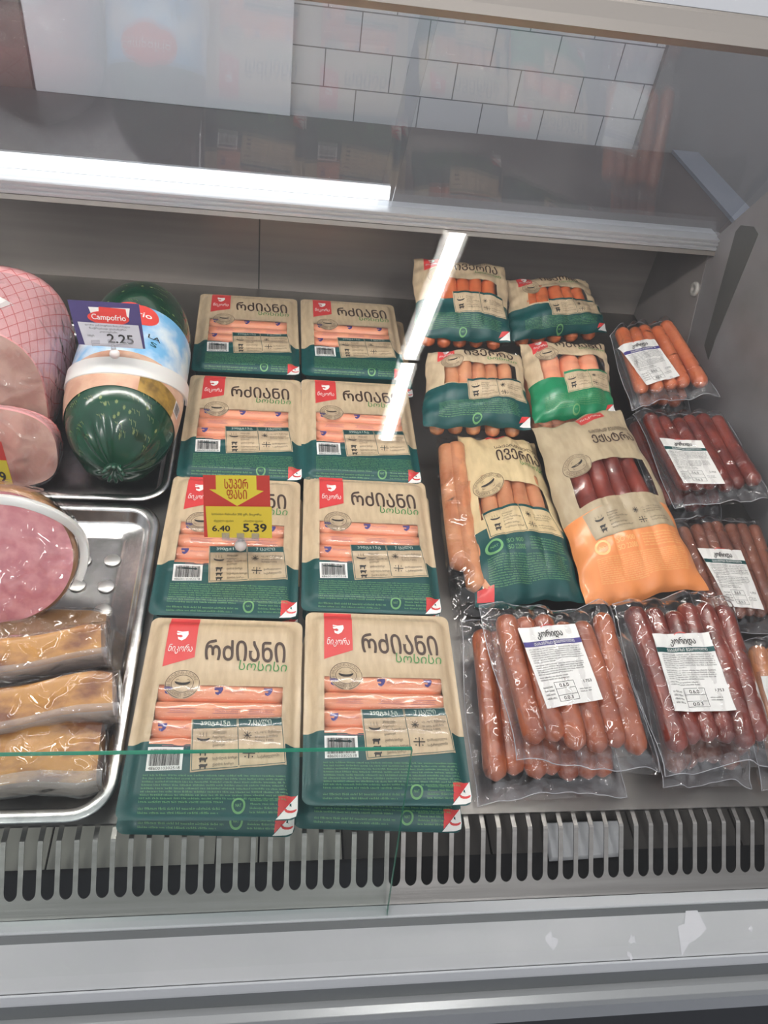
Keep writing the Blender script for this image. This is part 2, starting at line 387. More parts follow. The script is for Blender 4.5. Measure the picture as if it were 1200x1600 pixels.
SAUS = [(-1, .30), (-.95, .08), (-.7, -.18), (-.3, -.32), (.3, -.32), (.7, -.18), (.95, .1), (1, .32), (.82, .28), (.45, .12), (0, .06), (-.45, .12), (-.82, .26)]
BIRD = [(-.9, .95), (-.1, .8), (.85, .95), (.95, .3), (.6, -.5), (0, -.95), (-.6, -.7), (-.7, -.2), (-.2, -.35), (.1, -.1), (-.2, .2), (-.8, .1), (-.95, .5), (-.2, .62), (-.95, .7)]
def stamp(p, u, v, r, k=M_kraft, ang=0.0):
    p.disc(u, v, r, k, 1); p.ring(u, v, r * .95, .0006, M_brown); p.ring(u, v, r * .62, .0005, M_brown)
    p.shape([(x * math.cos(ang) - y * math.sin(ang), x * math.sin(ang) + y * math.cos(ang)) for x, y in SAUS], u, v, r * .45, M_dark, 3)
    for sx_, sy in ((-1, 1), (1, 1), (-1, -1), (1, -1)):
        x, y = sx_ * .36 * r, sy * .33 * r
        p.line((u + x / p.w, v - y / p.h), (u + (x - sx_ * .13 * r) / p.w, v - y / p.h), .0004, M_brown, n=1)
        p.line((u + x / p.w, v - y / p.h), (u + x / p.w, v - (y - sy * .13 * r) / p.h), .0004, M_brown, n=1)
    rr = r * .78
    for word, a0, a1, flip in (('ᲝᲠᲘᲒᲘᲜᲐᲚᲣᲠᲘ', PI * .95, PI * .12, 1), ('ᲠᲔᲪᲔᲞᲢᲘ', PI * 1.07, PI * 1.47, -1), ('ᲒᲔᲛᲝ', PI * 1.60, PI * 1.86, -1)):
        for i, ch in enumerate(word):
            a = a0 + (a1 - a0) * i / max(1, len(word) - 1); c = r * .10
            q = []
            for dx, dy in ((-c * .75, c), (c * .75, c), (c * .75, -c), (-c * .75, -c)):
                tx, ty = math.sin(a), -math.cos(a); nx, ny = math.cos(a), math.sin(a)
                if flip < 0: tx, ty, nx, ny = -tx, -ty, -nx, -ny
                x = math.cos(a) * rr + tx * dx + nx * dy; y = math.sin(a) * rr + ty * dx + ny * dy
                q.append((u + x / p.w, v - y / p.h))
            p.text(ch, q, M_stampink, 3)
def snow(p, u, v, r, mat=M_dark):
    for k in range(4):
        a = k * PI / 4; c, s_ = math.cos(a) * r, math.sin(a) * r
        p.line((u - c / p.w, v - s_ / p.h), (u + c / p.w, v + s_ / p.h), .0007, mat, 4, 1)
def cross(p, u, v, r, mat=M_dark):
    p.line((u - r * 1.3 / p.w, v), (u + r * 1.3 / p.w, v), .0010, mat, 4, 1); p.line((u, v - r / p.h), (u, v + r / p.h), .0010, mat, 4, 1)
    for a, b in ((-1, -1), (1, -1), (-1, 1), (1, 1)): p.disc(u + a * r * .75 / p.w, v + b * r * .65 / p.h, .0007, mat, 4)
def animal(p, u, v, r, mat=M_dark):
    p.shape([(-1, .3), (-.6, .6), (.5, .55), (.9, .75), (1, .3), (.7, .1), (.65, -.6), (.4, -.6), (.35, -.1), (-.4, -.1), (-.45, -.6), (-.7, -.6), (-.75, 0)], u, v, r, mat, 4)
def ecoring(p, u, v, r, mat=M_lime):
    p.ring(u, v, r, r * .34, mat); p.text('NAT', [(u - r * .5 / p.w, v - r * .2 / p.h), (u + r * .5 / p.w, v + r * .2 / p.h)], mat, 2, .02)
def script_logo(p, q, mat=M_white, ly=3):
    p.text('ნიკორა', q, mat, ly, .004, .25)

# ------------------------------------------------------------------ the place around the case
XL, XR, YB = -1.05, 0.755, 0.913
def struct(name, lo, hi, mat):
    b = MB(); b.box(lo, hi, mat); return b.build(name, smooth=False, kind='structure')
wall = MB(); o_ = Vector((0.121 - .1195 * 10, 1.133, 0.355 - .0625 * 6)); d_ = Vector((0.735, 1.15, 2.9)) - o_
wall.box((0, 0, 0), tuple(d_), M_tile); w_ = wall.build('wall_back', smooth=False, kind='structure'); w_.location = o_
struct('wall_right', (0.7355, 1.12, -.9), (2.2, 1.16, 2.9), M_wallgrey)
struct('wall_left', (-2.2, 1.118, -.9), (-.386, 1.1325, 2.9), M_browndark)
struct('floor', (-3, -4.5, -.92), (3, 1.3, -.9), M_bluegrey)
pa = at(460, 0, 1.11, 1); pb = at(37, 27, 1.11, 1)
b = MB(); b.box((pb.x, 1.11, .2433), (pa.x, 1.118, .9), M_panelwhite)
tag(b.build('wall_panel', smooth=False, bevel=.001), 'plain white upright panel standing on the worktop against the white tiles', 'panel')

# ------------------------------------------------------------------ the chilled counter
case = thing('display_case', 'long chilled glass-fronted deli counter holding all the sausages and hams', 'display counter', (0, 0, -.9))
CO = Vector((0, 0, .9))
def part(mb, name, parent=None, label=None, **k):
    par = parent or case
    o = mb.build(name, par, **k)
    if par is case: o.location = CO
    if label: o['label'] = label
    return o
b = MB(); b.box((XL, -.097, -.004), (XR, YB, 0), M_deck); part(b, 'deck', smooth=False)
b = MB(); b.box((XL, YB, -.004), (XR, YB + .006, .226), M_backsteel)
sx_ = at(405, 400, YB, 1).x
b.box((sx_ - .0012, YB - .0012, .001), (sx_ + .0012, YB, .224), M_slot); part(b, 'back_panel', smooth=False)
b = MB(); b.prism([(.746, .2256), (1.117, .2256), (1.117, .2432), (.746, .2432)], XL, .81, M_worktop); part(b, 'worktop', smooth=False, label='dark steel worktop behind the sliding glass')
b = MB()
b.prism([(.735, .2215), (.770, .2215), (.770, .2254), (.745, .2255), (.745, .2434), (.7735, .2434), (.7735, .2462), (.735, .2462), (.731, .246), (.731, .243), (.7335, .243), (.7335, .2405), (.7305, .2395), (.7305, .2365), (.7335, .2355), (.7335, .2335), (.7300, .2325), (.7300, .2285), (.733, .2275)], XL, .757, M_alu)
part(b, 'sliding_track', smooth=False, label='ribbed aluminium track of the sliding rear glass')
b = MB(); b.prism([(.7325, .2205), (.768, .2205), (.768, .2213), (.7325, .2213)], XL, .757, M_aluwarm)
b.prism([(.7285, .2205), (.7325, .2205), (.7325, .2272), (.7305, .2272)], XL, .757, M_aluwarm); part(b, 'track_trim', smooth=False)
# rear sliding glass, leaning towards the customer
RL = math.radians(31)
def rear(x0, x1, dy, nm):
    r = MB(); up = Vector((0, -math.sin(RL), math.cos(RL))); p0 = Vector((0, .741 + dy, .2482)); nr = Vector((0, math.cos(RL), math.sin(RL)))
    vs = [Vector((x, 0, 0)) + p0 + up * t + nr * q for q in (0, .004) for t in (0, .42) for x in (x0, x1)]
    r.add(vs, [(0, 2, 3, 1), (4, 5, 7, 6), (0, 1, 5, 4), (2, 6, 7, 3)], M_rear)
    r.add([vs[i] for i in (1, 3, 7, 5)], [(0, 1, 2, 3)], M_rear); r.add([vs[i] for i in (0, 4, 6, 2)], [(0, 1, 2, 3)], M_rear)
    return part(r, nm, smooth=False)
rear(XL, .2155, 0, 'sliding_glass'); rear(.196, .7545, .009, 'sliding_glass')
b = MB(); b.box((XL, .7745, .2465), (.2165, .779, .2665), M_ledglow); b.box((XL, .779, .2433), (.2165, .785, .2675), M_alu)
part(b, 'light_strip', smooth=False, label='glowing white light strip along the rear track')
# top beam of the front glass
b = MB(); b.prism([(.262, .6165), (.2665, .6235), (.2745, .634), (.2755, .6365), (.30, .6645), (.345, .6645), (.345, .61), (.268, .610)], XL, .80, M_aluwarm)
part(b, 'glass_beam', smooth=False, label='aluminium top beam holding the leaning front glass')
b = MB(); b.prism([(.2748, .6368), (.2755, .6362), (.3003, .6648), (.2995, .6655)], XL, .80, M_alu); part(b, 'beam_cap', smooth=False)
FL = math.radians(35)
def lean_pane(x0, x1, y0, z0, y1, z1, th, mat):
    r = MB(); d = Vector((0, y1 - y0, z1 - z0)).normalized(); nr = Vector((0, d.z, -d.y)) * th
    vs = [Vector((x, y, z)) + nr * q for q in (0, 1) for (y, z) in ((y0, z0), (y1, z1)) for x in (x0, x1)]
    r.add(vs, [(0, 2, 3, 1), (4, 5, 7, 6), (0, 1, 5, 4), (2, 6, 7, 3), (1, 3, 7, 5), (0, 4, 6, 2)], mat); return r
part(lean_pane(XL, .7545, -.2165, -.0695, .2632, .6165, .006, M_glass), 'front_glass', smooth=False, label='large clear front glass leaning back over the goods')
b = MB(); b.tube([(XL, .372, .618), (.74, .372, .618)], .009, M_caseglow, 14); part(b, 'canopy_light', label='white light tube under the top beam')
b = MB(); b.prism([(.345, .612), (.345, .6645), (.40, .6645), (.40, .612), (.397, .612), (.397, .640), (.348, .640), (.348, .612)], XL, .80, M_white); part(b, 'light_housing', smooth=False)
# low guard glass at the left with its green edge
g0, g1 = Vector((0, -.1745, -.0495)), Vector((0, -.0867, .1122)); gd = (g1 - g0).normalized(); gn = Vector((0, gd.z, -gd.y)) * .006
b = MB()
q = [Vector((XL, 0, 0)) + g0, Vector((.169, 0, 0)) + g0, Vector((.1796, 0, 0)) + g1, Vector((XL, 0, 0)) + g1]
vs = q + [v + gn for v in q]
b.add(vs, [(0, 1, 2, 3), (4, 7, 6, 5)], M_guard)
gg = part(b, 'guard_glass', smooth=False, label='low clear guard glass with a green edge')
b = MB(); b.add([q[2], q[3], q[3] + gn, q[2] + gn], [(0, 1, 2, 3)], M_glassedge); b.build('polished_edge', gg, smooth=False)['label'] = 'green polished top edge of the guard glass'
b = MB(); b.add([q[1], q[2], q[2] + gn, q[1] + gn], [(0, 1, 2, 3)], M_glassedge); b.build('polished_edge', gg, smooth=False)
# right end panel
b = MB()
b.prism([(YB + .006, -.02), (YB + .006, .226), (.745, .246), (.487, .60), (.345, .61), (.268, .61), (-.214, -.066), (-.17, -.09), (-.09, -.09)], XR, XR + .014, M_endglass)
ep = part(b, 'end_panel', smooth=False, label='grey end panel at the right of the counter')
b = MB(); l0, l1 = at(1110, 385, XR, 0), at(1070, 555, XR, 0)
b.prism([(YB, .001), (YB, .224), (l0.y, .224), (l1.y, l1.z), (l1.y - .02, .001)], XR - .0012, XR, M_endpanel); b.build('inner_sheet', ep, smooth=False)
sl = [at(x, y, XR, 0) for x, y in ((1150, 362), (1158, 352), (1178, 354), (1185, 366), (1118, 530), (1107, 562), (1101, 540))]
b = MB(); b.prism([(p.y, p.z) for p in sl], XR - .0008, XR, M_slot); b.build('dark_recess', ep, smooth=False)
bp_ = at(1088, 452, XR, 0)
b = MB(); ring = [(0, .0), (.0125, 0), (.0125, .004), (.011, .0062), (.004, .0062), (.0035, .0045), (0, .0045)]
b.grid(lambda u, v: (bp_.x - ring[int(v)][1], bp_.y + ring[int(v)][0] * math.cos(u), bp_.z + ring[int(v)][0] * math.sin(u)), [2 * PI * i / 28 for i in range(28)], list(range(len(ring))), M_knob, closeu=True)
b.build('round_fixing', ep)['label'] = 'pale round plastic fixing disc'
b = MB(); b.prism([(.80, .2433), (1.117, .2433), (1.117, .25), (.80, .25)], .8105, .865, M_bluegrey); part(b, 'side_ledge', smooth=False)

# slotted air grille
prof = [(-.092, -.0045), (-.110, -.0045), (-.112, -.0052), (-.1607, -.0500), (-.1625, -.0515)]
def gp(x, s):   # s: 0..1 flat part, 1..2 bend, 2..3 sloping, 3..4 lip
    i = min(int(s), 3); t = s - i; a, c = prof[i], prof[i + 1]
    return (x, a[0] + (c[0] - a[0]) * t, a[1] + (c[1] - a[1]) * t)
b = MB(); pitch = .01625; x = XL; bw = .0023; send = 2.80
while x < XR - .001:
    x1 = min(x + pitch, XR); xm = x + pitch / 2; hw = pitch / 2 - bw
    for xa, xb in ((x, x + bw), (x1 - bw, x1)):
        b.grid(lambda u, v: gp(u, v), [xa, xb], [0, 1, 2, 2.4, 2.66], M_steel)
    # rounded slot end
    arc = [(xm - hw * math.cos(PI * k / 10), 2.66 + .115 * math.sin(PI * k / 10)) for k in range(11)]
    vs = [gp(*a) for a in arc] + [gp(x, 2.66), gp(x, 4), gp(x1, 4), gp(x1, 2.66)] + [gp(a[0], 3.0) for a in arc] + [gp(x, 3), gp(x1, 3)]
    fs = [(k, k + 1, 15 + k + 1, 15 + k) for k in range(10)] + [(11, 0, 15, 26), (10, 14, 27, 25)]
    b.add(vs, fs, M_steel)
    b.grid(lambda u, v: gp(u, v), [x, x1], [3, 4], M_steel)
    x += pitch
part(b, 'air_grille', smooth=False, thick=.0014, label='slotted steel air grille along the front of the deck')
b = MB(); b.box((XL, -.165, -.105), (XR, -.098, -.101), M_plenumdark); b.box((XL, -.165, -.105), (XR, -.1635, -.054), M_plenumdark); b.box((XL, -.050, -.105), (XR, -.048, -.005), M_plenumdark)  # rear wall coloured dark to stand in for the shadow below the deck
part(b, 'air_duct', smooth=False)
b = MB(); xx = XL; k = 0
for xe_ in (-.17, .0, .045, .135, .20, .30, .47, .60, XR): b.box((xx, -.098, -.1045), (xe_ - .002, -.052, -.1005 - .001 * (k % 2)), M_plenum if xe_ < .16 else M_plenumgrey); xx = xe_; k += 1
part(b, 'duct_plate', smooth=False, label='pale steel plates below the slotted grille')
tp = [at(x_, y_, -.093) for x_, y_ in ((848, 1286), (968, 1282), (972, 1338), (858, 1346))]
b = MB(); c_ = sum(tp, Vector()) / 4
b.grid(lambda u, v: ((tp[0] * (1 - u) + tp[1] * u) * (1 - v) + (tp[3] * (1 - u) + tp[2] * u) * v) - c_ + Vector((0, 0, .004 if 0 < u < 1 and 0 < v < 1 else 0)), [0, .04, .5, .96, 1], [0, .06, .5, .94, 1], M_papertray)
o_ = b.build('plastic_tray', thick=.0015, bevel=.001); o_.location = c_
tag(o_, 'white plastic tray lying under the slotted grille, seen between its bars', 'tray')

# front bumper
def strip(name, pts, mat, label=None, d=None):
    r = MB(); r.prism(pts, XL, XR + .06, mat); return part(r, name, smooth=False, label=label, bevel=.0006)
strip('bumper_ledge', [(-.1635, -.0515), (-.1635, -.0502), (-.1735, -.0502), (-.1748, -.0515), (-.1748, -.07), (-.1635, -.07)], M_bumpwhite, 'pale ledge in front of the grille')
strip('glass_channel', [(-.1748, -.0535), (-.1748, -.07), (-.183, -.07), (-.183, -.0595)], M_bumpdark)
strip('bumper', [(-.1802, -.0578), (-.2180, -.0695), (-.2180, -.08), (-.1802, -.075)], M_bumper, 'light grey painted bumper in front of the grille')
strip('bumper_lip', [(-.2186, -.0700), (-.2205, -.0712), (-.2222, -.0880), (-.2222, -.094), (-.2186, -.094)], M_bumpwhite)
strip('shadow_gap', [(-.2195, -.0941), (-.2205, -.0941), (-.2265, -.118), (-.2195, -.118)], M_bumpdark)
strip('lower_rail', [(-.2225, -.1181), (-.2325, -.1181), (-.2395, -.1215), (-.2425, -.128), (-.2425, -.1765), (-.2225, -.1765)], M_rail, 'grey metal rail below the bumper')
strip('plinth', [(-.2, -.1766), (-.2385, -.1766), (-.2385, -.899), (.9, -.899), (.9, -.1766)], M_black, 'black base of the counter')
for px_, py_, s_, sd in ((1080, 1457, .022, 1), (860, 1469, .010, 2), (988, 1468, .007, 3), (986, 1491, .005, 4), (1172, 1453, .004, 5)):
    c_ = at(px_, py_, -.0645); r = random.Random(sd); n = 9
    c_.z = -.0578 + (-.0695 + .0578) * (c_.y + .1802) / (-.0378) + .0006
    b = MB(); pts = []
    if sd == 1: out = [(-.9, -.95), (-.8, .25), (-.35, .35), (-.1, .95), (.55, 1.0), (.95, .1), (.5, -.15), (.1, -.35), (-.3, -.45)]
    else: out = [(math.cos(2 * PI * k / n) * r.uniform(.3, 1.0), math.sin(2 * PI * k / n) * r.uniform(.3, 1.0)) for k in range(n)]
    for x_, y_ in out: pts.append(c_ + Vector((x_ * s_ * .8, y_ * s_ * .95, y_ * s_ * .95 * .3095)))
    b.add(pts + [c_ + Vector((0, 0, .0003))], [(k, (k + 1) % n, n) for k in range(n)], M_sticker)
    part(b, 'torn_sticker', smooth=False)

# ceiling lamps of the shop (the bright bar in the front glass is their reflection)
def batten(x, y0, y1, w0, w1, label, rot=0.0):
    t = thing('strip_lamp', label, 'lamp', (x, (y0 + y1) / 2, 2.4), 'ceiling lamps', Matrix.Rotation(rot, 3, 'Z'))
    r = MB(); L = (y1 - y0) / 2
    r.add([(-w0 / 2, -L, 0), (w0 / 2, -L, 0), (w1 / 2, L, 0), (-w1 / 2, L, 0), (-w0 / 2, -L, .03), (w0 / 2, -L, .03), (w1 / 2, L, .03), (-w1 / 2, L, .03)],
          [(0, 1, 2, 3), (0, 1, 5, 4), (1, 2, 6, 5), (2, 3, 7, 6), (3, 0, 4, 7)], M_lampglow); r.build('diffuser', t, smooth=False)
    r = MB(); r.box((-.058, -L - .012, .0305), (.058, L + .012, .07), M_white); r.box((-.053, -L - .012, -.002), (.053, -L - .001, .03), M_white); r.box((-.053, L + .001, -.002), (.053, L + .012, .03), M_white)
    r.build('housing', t, smooth=False)
    for yy in (-L * .7, L * .7): r = MB(); r.tube([(0, yy, .07), (0, yy, .6)], .003, M_knob, 6); r.build('suspension_rod', t)
batten(.760, -2.615, -1.735, .058, .058, 'ceiling lamp nearer the counter, reflected in the front glass above the packs', -.058)
batten(.735, -3.43, -2.642, .062, .062, 'ceiling lamp farther from the counter, reflected at the lower end of the bright bar')
for x in (-1.7,):
    for y0 in (-2.61, -3.6): batten(x, y0, y0 + .88, .078, .078, 'white strip lamp hanging from the shop ceiling')

# ------------------------------------------------------------------ flat sausage packs (kraft and teal, seven in a pack)
PW, PL = .165, .2288
WU0, WU1, WV0, WV1, TV = .125, .885, .400, .690, .678
SV = [.420, .512, .604, .69]                     # rows of sausages seen through the window
def pack_h(x, y):
    u, v = x / PW + .5, .5 - y / PL
    ex, ey = PW / 2 - abs(x), PL / 2 - abs(y); e_ = min(ex, ey)
    if ex < .02 and ey < .02: e_ = .02 - math.hypot(.02 - ex, .02 - ey)
    z = .0135 + .0070 * sst(.004, .0155, e_)
    if .01 < u < .99:
        mu = min(sst(.05, .125, u), sst(.96, .885, u))
        wav = 0
        for s_ in SV:
            d = (v - s_) * PL / .0108
            if abs(d) < 1: wav = max(wav, math.sqrt(1 - d * d))
        z += .0022 * wav * mu * min(sst(.355, .38, v), sst(.765, .735, v))
    z += .0003 * math.sin(31 * u + 7 * v) * math.sin(23 * v + 4 * u) * sst(.006, .02, e_)
    return z
def rcorner(x, y, r=.009):
    cx, cy = PW / 2 - r, PL / 2 - r
    if abs(x) > cx and abs(y) > cy:
        a, b_ = (abs(x) - cx) / r, (abs(y) - cy) / r
        x = math.copysign(cx + r * a * math.sqrt(1 - b_ * b_ / 2), x); y = math.copysign(cy + r * b_ * math.sqrt(1 - a * a / 2), y)
    return x, y
def pack_fn(u, v, lift=0.0):
    x, y = (u - .5) * PW, (.5 - v) * PL
    z = pack_h(x, y); x, y = rcorner(x, y)
    return (x, y, z + lift)
def info_panel(p, q, pal, head, big=True, ink=M_teal):
    """the slanted kraft panel with icons and words; q = its corners tl, tr, br, bl"""
    L = lambda a, b_: (q[0][0] * (1 - a) * (1 - b_) + q[1][0] * a * (1 - b_) + q[2][0] * a * b_ + q[3][0] * (1 - a) * b_,
                       q[0][1] * (1 - a) * (1 - b_) + q[1][1] * a * (1 - b_) + q[2][1] * a * b_ + q[3][1] * (1 - a) * b_)
    R_ = lambda a0, b0, a1, b1: [L(a0, b0), L(a1, b0), L(a1, b1), L(a0, b1)]
    p.quad(R_(0, 0, 1, 1), pal, 2, 34, 26)
    hb = .20 if big else .10
    p.quad(R_(.02, .02, .49, hb), ink, 3, 18, 6); p.quad(R_(.51, .02, .98, hb), ink, 3, 18, 6)
    for a, c in (((.015, .02), (.015, .97)), ((.985, .02), (.985, .97)), ((.5, .03), (.5, .95)), ((.015, .97), (.49, .97)), ((.51, .97), (.985, .97)), ((.015, .02), (.985, .02))):
        p.line(L(*a), L(*c), .0006, ink, 4, 24)
    if big:
        p.text('390გ±15გ', R_(.10, .055, .42, .165), M_paleteal, 4, .004); p.text('7 ᲪᲐᲚᲘ', R_(.62, .05, .87, .165), M_paleteal, 4, .004)
    c = L(.13, .42); p.shape(SAUS, c[0], c[1], .0062, M_dark, 4)
    for k in (-1, 0, 1): a = L(.13 + k * .035, .28); c = L(.13 + k * .035, .36); p.line(a, c, .0004, M_dark, 4, 2)
    for k, t_ in enumerate(('პროდუქტი', 'ჩაყარეთ', 'ცხელ წყალში და', 'გაათბეთ')): p.text(t_, R_(.23, .26 + k * .085, .23 + .018 * len(t_), .325 + k * .085), M_dark, 4, .006)
    for k in range(2 if not big else 3): c = L(.13, .67 + k * .125); animal(p, c[0], c[1], .0042)
    for k, t_ in enumerate(('ღორის ხორცი', 'საქონლის ხორცი', 'ქათმის ხორცი')[:3 if big else 2]): p.text(t_, R_(.23, .64 + k * .115, .23 + .018 * len(t_), .71 + k * .115), M_dark, 4, .006)
    c = L(.60, .37); snow(p, c[0], c[1], .0042)
    for k, t_ in enumerate(('+2...+6°C შენახვა', '20 დღე, გახსნის', 'შემდეგ 4 დღე')): p.text(t_, R_(.68, .30 + k * .085, .68 + .0165 * len(t_), .365 + k * .085), M_dark, 4, .006)
    c = L(.61, .74); cross(p, c[0], c[1], .0046)
    for k, t_ in enumerate(('დამზადებულია', 'საქართველოში')): p.text(t_, R_(.70, .69 + k * .095, .70 + .019 * len(t_), .755 + k * .095), M_dark, 4, .006)
def ribbon(p, u0, u1, v0, vl, vr, bird=True, sl=0.0):
    p.quad([(u0, v0), (u1, v0), (u1 - sl, vr), (u0 - sl, vl)], M_red, 1, 10, 30)
    um = (u0 + u1) / 2 - sl * .6; W_ = u1 - u0; vm = (vl + vr) / 2
    if bird: p.shape(BIRD, um, v0 + (vm - v0) * .46, W_ * p.w * .21, M_white, 3)
    script_logo(p, [(um - W_ * .40, v0 + (vm - v0) * .64), (um + W_ * .40, v0 + (vm - v0) * .64), (um + W_ * .40, v0 + (vm - v0) * .84), (um - W_ * .40, v0 + (vm - v0) * .84)] if bird else
                [(um - W_ * .40, v0 + (vm - v0) * .30), (um + W_ * .40, v0 + (vm - v0) * .30), (um + W_ * .40, v0 + (vm - v0) * .70), (um - W_ * .40, v0 + (vm - v0) * .70)])
def make_pack(label):
    t = thing('sausage_pack', label, 'sausage pack', (0, 0, 0), 'flat kraft packs of frankfurters')
    us = sorted(set([0, .012, .03, .055, .08, .1, WU0, .92, .945, .97, .988, 1, WU1] + lin(WU0, WU1, 16)))
    vs = sorted(set([0, .01, .02, .035, .05, .07, .10, .2, .3, .36, .385, WV0, TV, WV1, .72, .8, .9, .93, .95, .965, .98, .99, 1] + lin(WV0, WV1, 40) + lin(WV1, .78, 16)[1:]))
    b = MB(); b.grid(pack_fn, us, vs, lambda u, v: M_teal if v > TV else M_kraft, skip=lambda u, v: WU0 < u < WU1 and WV0 < v < WV1)
    p = Print(b, pack_fn, PW, PL)
    p.text('ᲠᲫᲘᲐᲜᲘ', [(.372, .142), (.885, .150), (.895, .264), (.382, .257)], M_brown, 2, .018, 0)
    p.text('სოსისი', [(.60, .256), (.905, .262), (.905, .315), (.60, .310)], M_greenink, 3, .004, .1)
    stamp(p, .265, .392, .0178)
    p.fine(.12, .818, .945, .945, 9, M_lime, seed=4, last=.55); p.fine(.12, .952, .60, .978, 2, M_lime, seed=6, last=.9); p.fine(.73, .925, .885, .975, 4, M_lime, seed=8)
    ecoring(p, .665, .948, .0054)
    f = b.build('printed_film', t, fix=False)
    b = MB(); p = Print(b, pack_fn, PW, PL); ribbon(p, .125, .315, .004, .300, .245); b.build('red_ribbon', f, fix=False)['label'] = 'red ribbon with white emblem'
    b = MB(); p = Print(b, pack_fn, PW, PL); info_panel(p, [(.350, .572), (.890, .552), (.925, .772), (.378, .812)], M_kraft, True); b.build('info_panel', f, fix=False)['label'] = 'kraft panel with weight and cooking icons'
    b = MB(); p = Print(b, pack_fn, PW, PL); p.barcode([(.125, .706), (.325, .704), (.330, .802), (.130, .808)]); b.build('barcode_label', f, fix=False)['label'] = 'white barcode label'
    b = MB(); p = Print(b, pack_fn, PW, PL)
    p.quad([(.885, .912), (.995, .897), (.94, .945), (.885, .985)], M_red, 1, 3, 3); p.quad([(.995, .893), (.997, .992), (.875, .997), (.935, .948)], M_white, 2, 3, 3); p.shape(SAUS, .955, .962, .006, M_red, 3)
    b.build('corner_tab', f, fix=False)['label'] = 'red and white peel corner'
    b = MB(); n = 64; rim, low = [], []
    for k in range(n):      # outline of the pack
        q = k / n * 4; s_ = int(q); fr_ = q - s_
        x, y = ((-1 + 2 * fr_, -1), (1, -1 + 2 * fr_), (1 - 2 * fr_, 1), (-1, 1 - 2 * fr_))[s_]
        x, y = rcorner(x * PW / 2, y * PL / 2); rim.append((x, y, .0135)); low.append((x * .93, y * .945, .0006))
    mid = [(x * .97, y * .975, .011) for x, y, _ in rim]
    vs_ = rim + mid + low
    b.add(vs_, [(i + r_ * n, (i + 1) % n + r_ * n, (i + 1) % n + (r_ + 1) * n, i + (r_ + 1) * n) for r_ in (0, 1) for i in range(n) if vs_[i][1] < PL * (.5 - TV)], M_teal)
    b.add(vs_, [(i + r_ * n, (i + 1) % n + r_ * n, (i + 1) % n + (r_ + 1) * n, i + (r_ + 1) * n) for r_ in (0, 1) for i in range(n) if vs_[i][1] >= PL * (.5 - TV)], M_kraft)
    b.add(vs_, [tuple(range(2 * n, 3 * n))[::-1]], M_kraft); b.build('tray', t)
    for k in range(4):
        b = MB(); y = (.5 - SV[k]) * PL; x0, x1 = (WU0 - .5) * PW + .0002, (WU1 - .5) * PW - .0002; xs = lin(x0, x1, 8)
        b.tube([(x, y, .0117) for x in xs], .0109, M_frank, 28)
        def on(u, v, lift=0.0, k=k, y=y):       # wrap print round the top of this sausage
            a = (v - .5) * 1.5; return ((u - .5) * (WU1 - WU0) * PW + (WU0 + WU1 - 1) / 2 * PW, y - math.sin(a) * .0111, .0117 + math.cos(a) * .0111 + lift)
        p = Print(b, on, .125, .0166)
        if k % 2 == 0:
            for c in (.02, .42, .82):
                p.shape(BIRD, c + .06, .60, .0048, M_blueink, 1); p.text('ნიკორა', [(c + .11, .52), (min(.99, c + .26), .52), (min(.99, c + .26), .72), (c + .11, .72)], M_pinkink, 1, 0, .2)
        else:
            for c in (.1, .45, .72):
                p.text('რძიანი', [(c + .02, .66), (c + .2, .66), (c + .2, .80), (c + .02, .80)], M_pinkink, 1)
                p.line((c, .60), (c + .22, .60), .0005, M_pinkink, 1); p.line((c, .86), (c + .22, .86), .0005, M_pinkink, 1)
        b.build('sausage', t)
    b = MB(); b.grid(lambda u, v: pack_fn(u, v, .0012), lin(WU0, WU1, 14), lin(WV0, WV1, 40), M_winfilm); b.build('window_film', t)['label'] = 'clear window film'
    return t
packs = [  # x, y, turn of the upper pack; label upper; offset x, y, turn of the pack beneath; label beneath
    (.0023, .7006, .015, 'backmost flat sausage pack of the left column, beside the green ham', .004, -.006, .01, 'lower sausage pack under the backmost pack of the left column'),
    (.1719, .7040, .0, 'backmost flat sausage pack of the right column, in front of the steel back panel', .017, -.010, -.02, 'lower sausage pack jutting out to the right under the backmost right pack'),
    (.0052, .4606, .0, 'flat sausage pack in the left column, second row from the back panel', -.003, -.002, .01, 'lower sausage pack under the second pack of the left column'),
    (.1700, .4638, -.009, 'flat sausage pack in the right column, crossed by the bright lamp reflection', .005, -.003, -.02, 'lower sausage pack under the pack crossed by the lamp reflection'),
    (.0001, .2327, -.025, 'flat sausage pack behind the yellow and red price card', .003, -.004, -.01, 'lower sausage pack under the one with the yellow price card'),
    (.1694, .2402, -.026, 'flat sausage pack in the right column, directly right of the yellow price card', .006, .002, -.03, 'lower sausage pack under the one right of the yellow price card'),
    (.0000, .0000, -.029, 'frontmost flat sausage pack of the left column, beside the steel tray', .000, -.003, -.02, 'lower sausage pack under the frontmost left pack'),
    (.1685, .0097, -.029, 'frontmost flat sausage pack of the right column, crossed by the guard glass corner', -.004, -.013, -.03, 'lower sausage pack whose front edge shows beneath the frontmost right pack')]
proto = None
for x, y, a, la, dx, dy, da, lb in packs:
    for (px_, py_, pz_, pa_, l_) in ((x, y, .0262, a, la), (x + dx, y + dy, .0005, a + da, lb)):
        if proto is None: proto = o_ = make_pack(l_)
        else: o_ = dup(proto, l_)
        o_.location = (px_, py_, pz_); o_.rotation_euler = (0, 0, pa_)

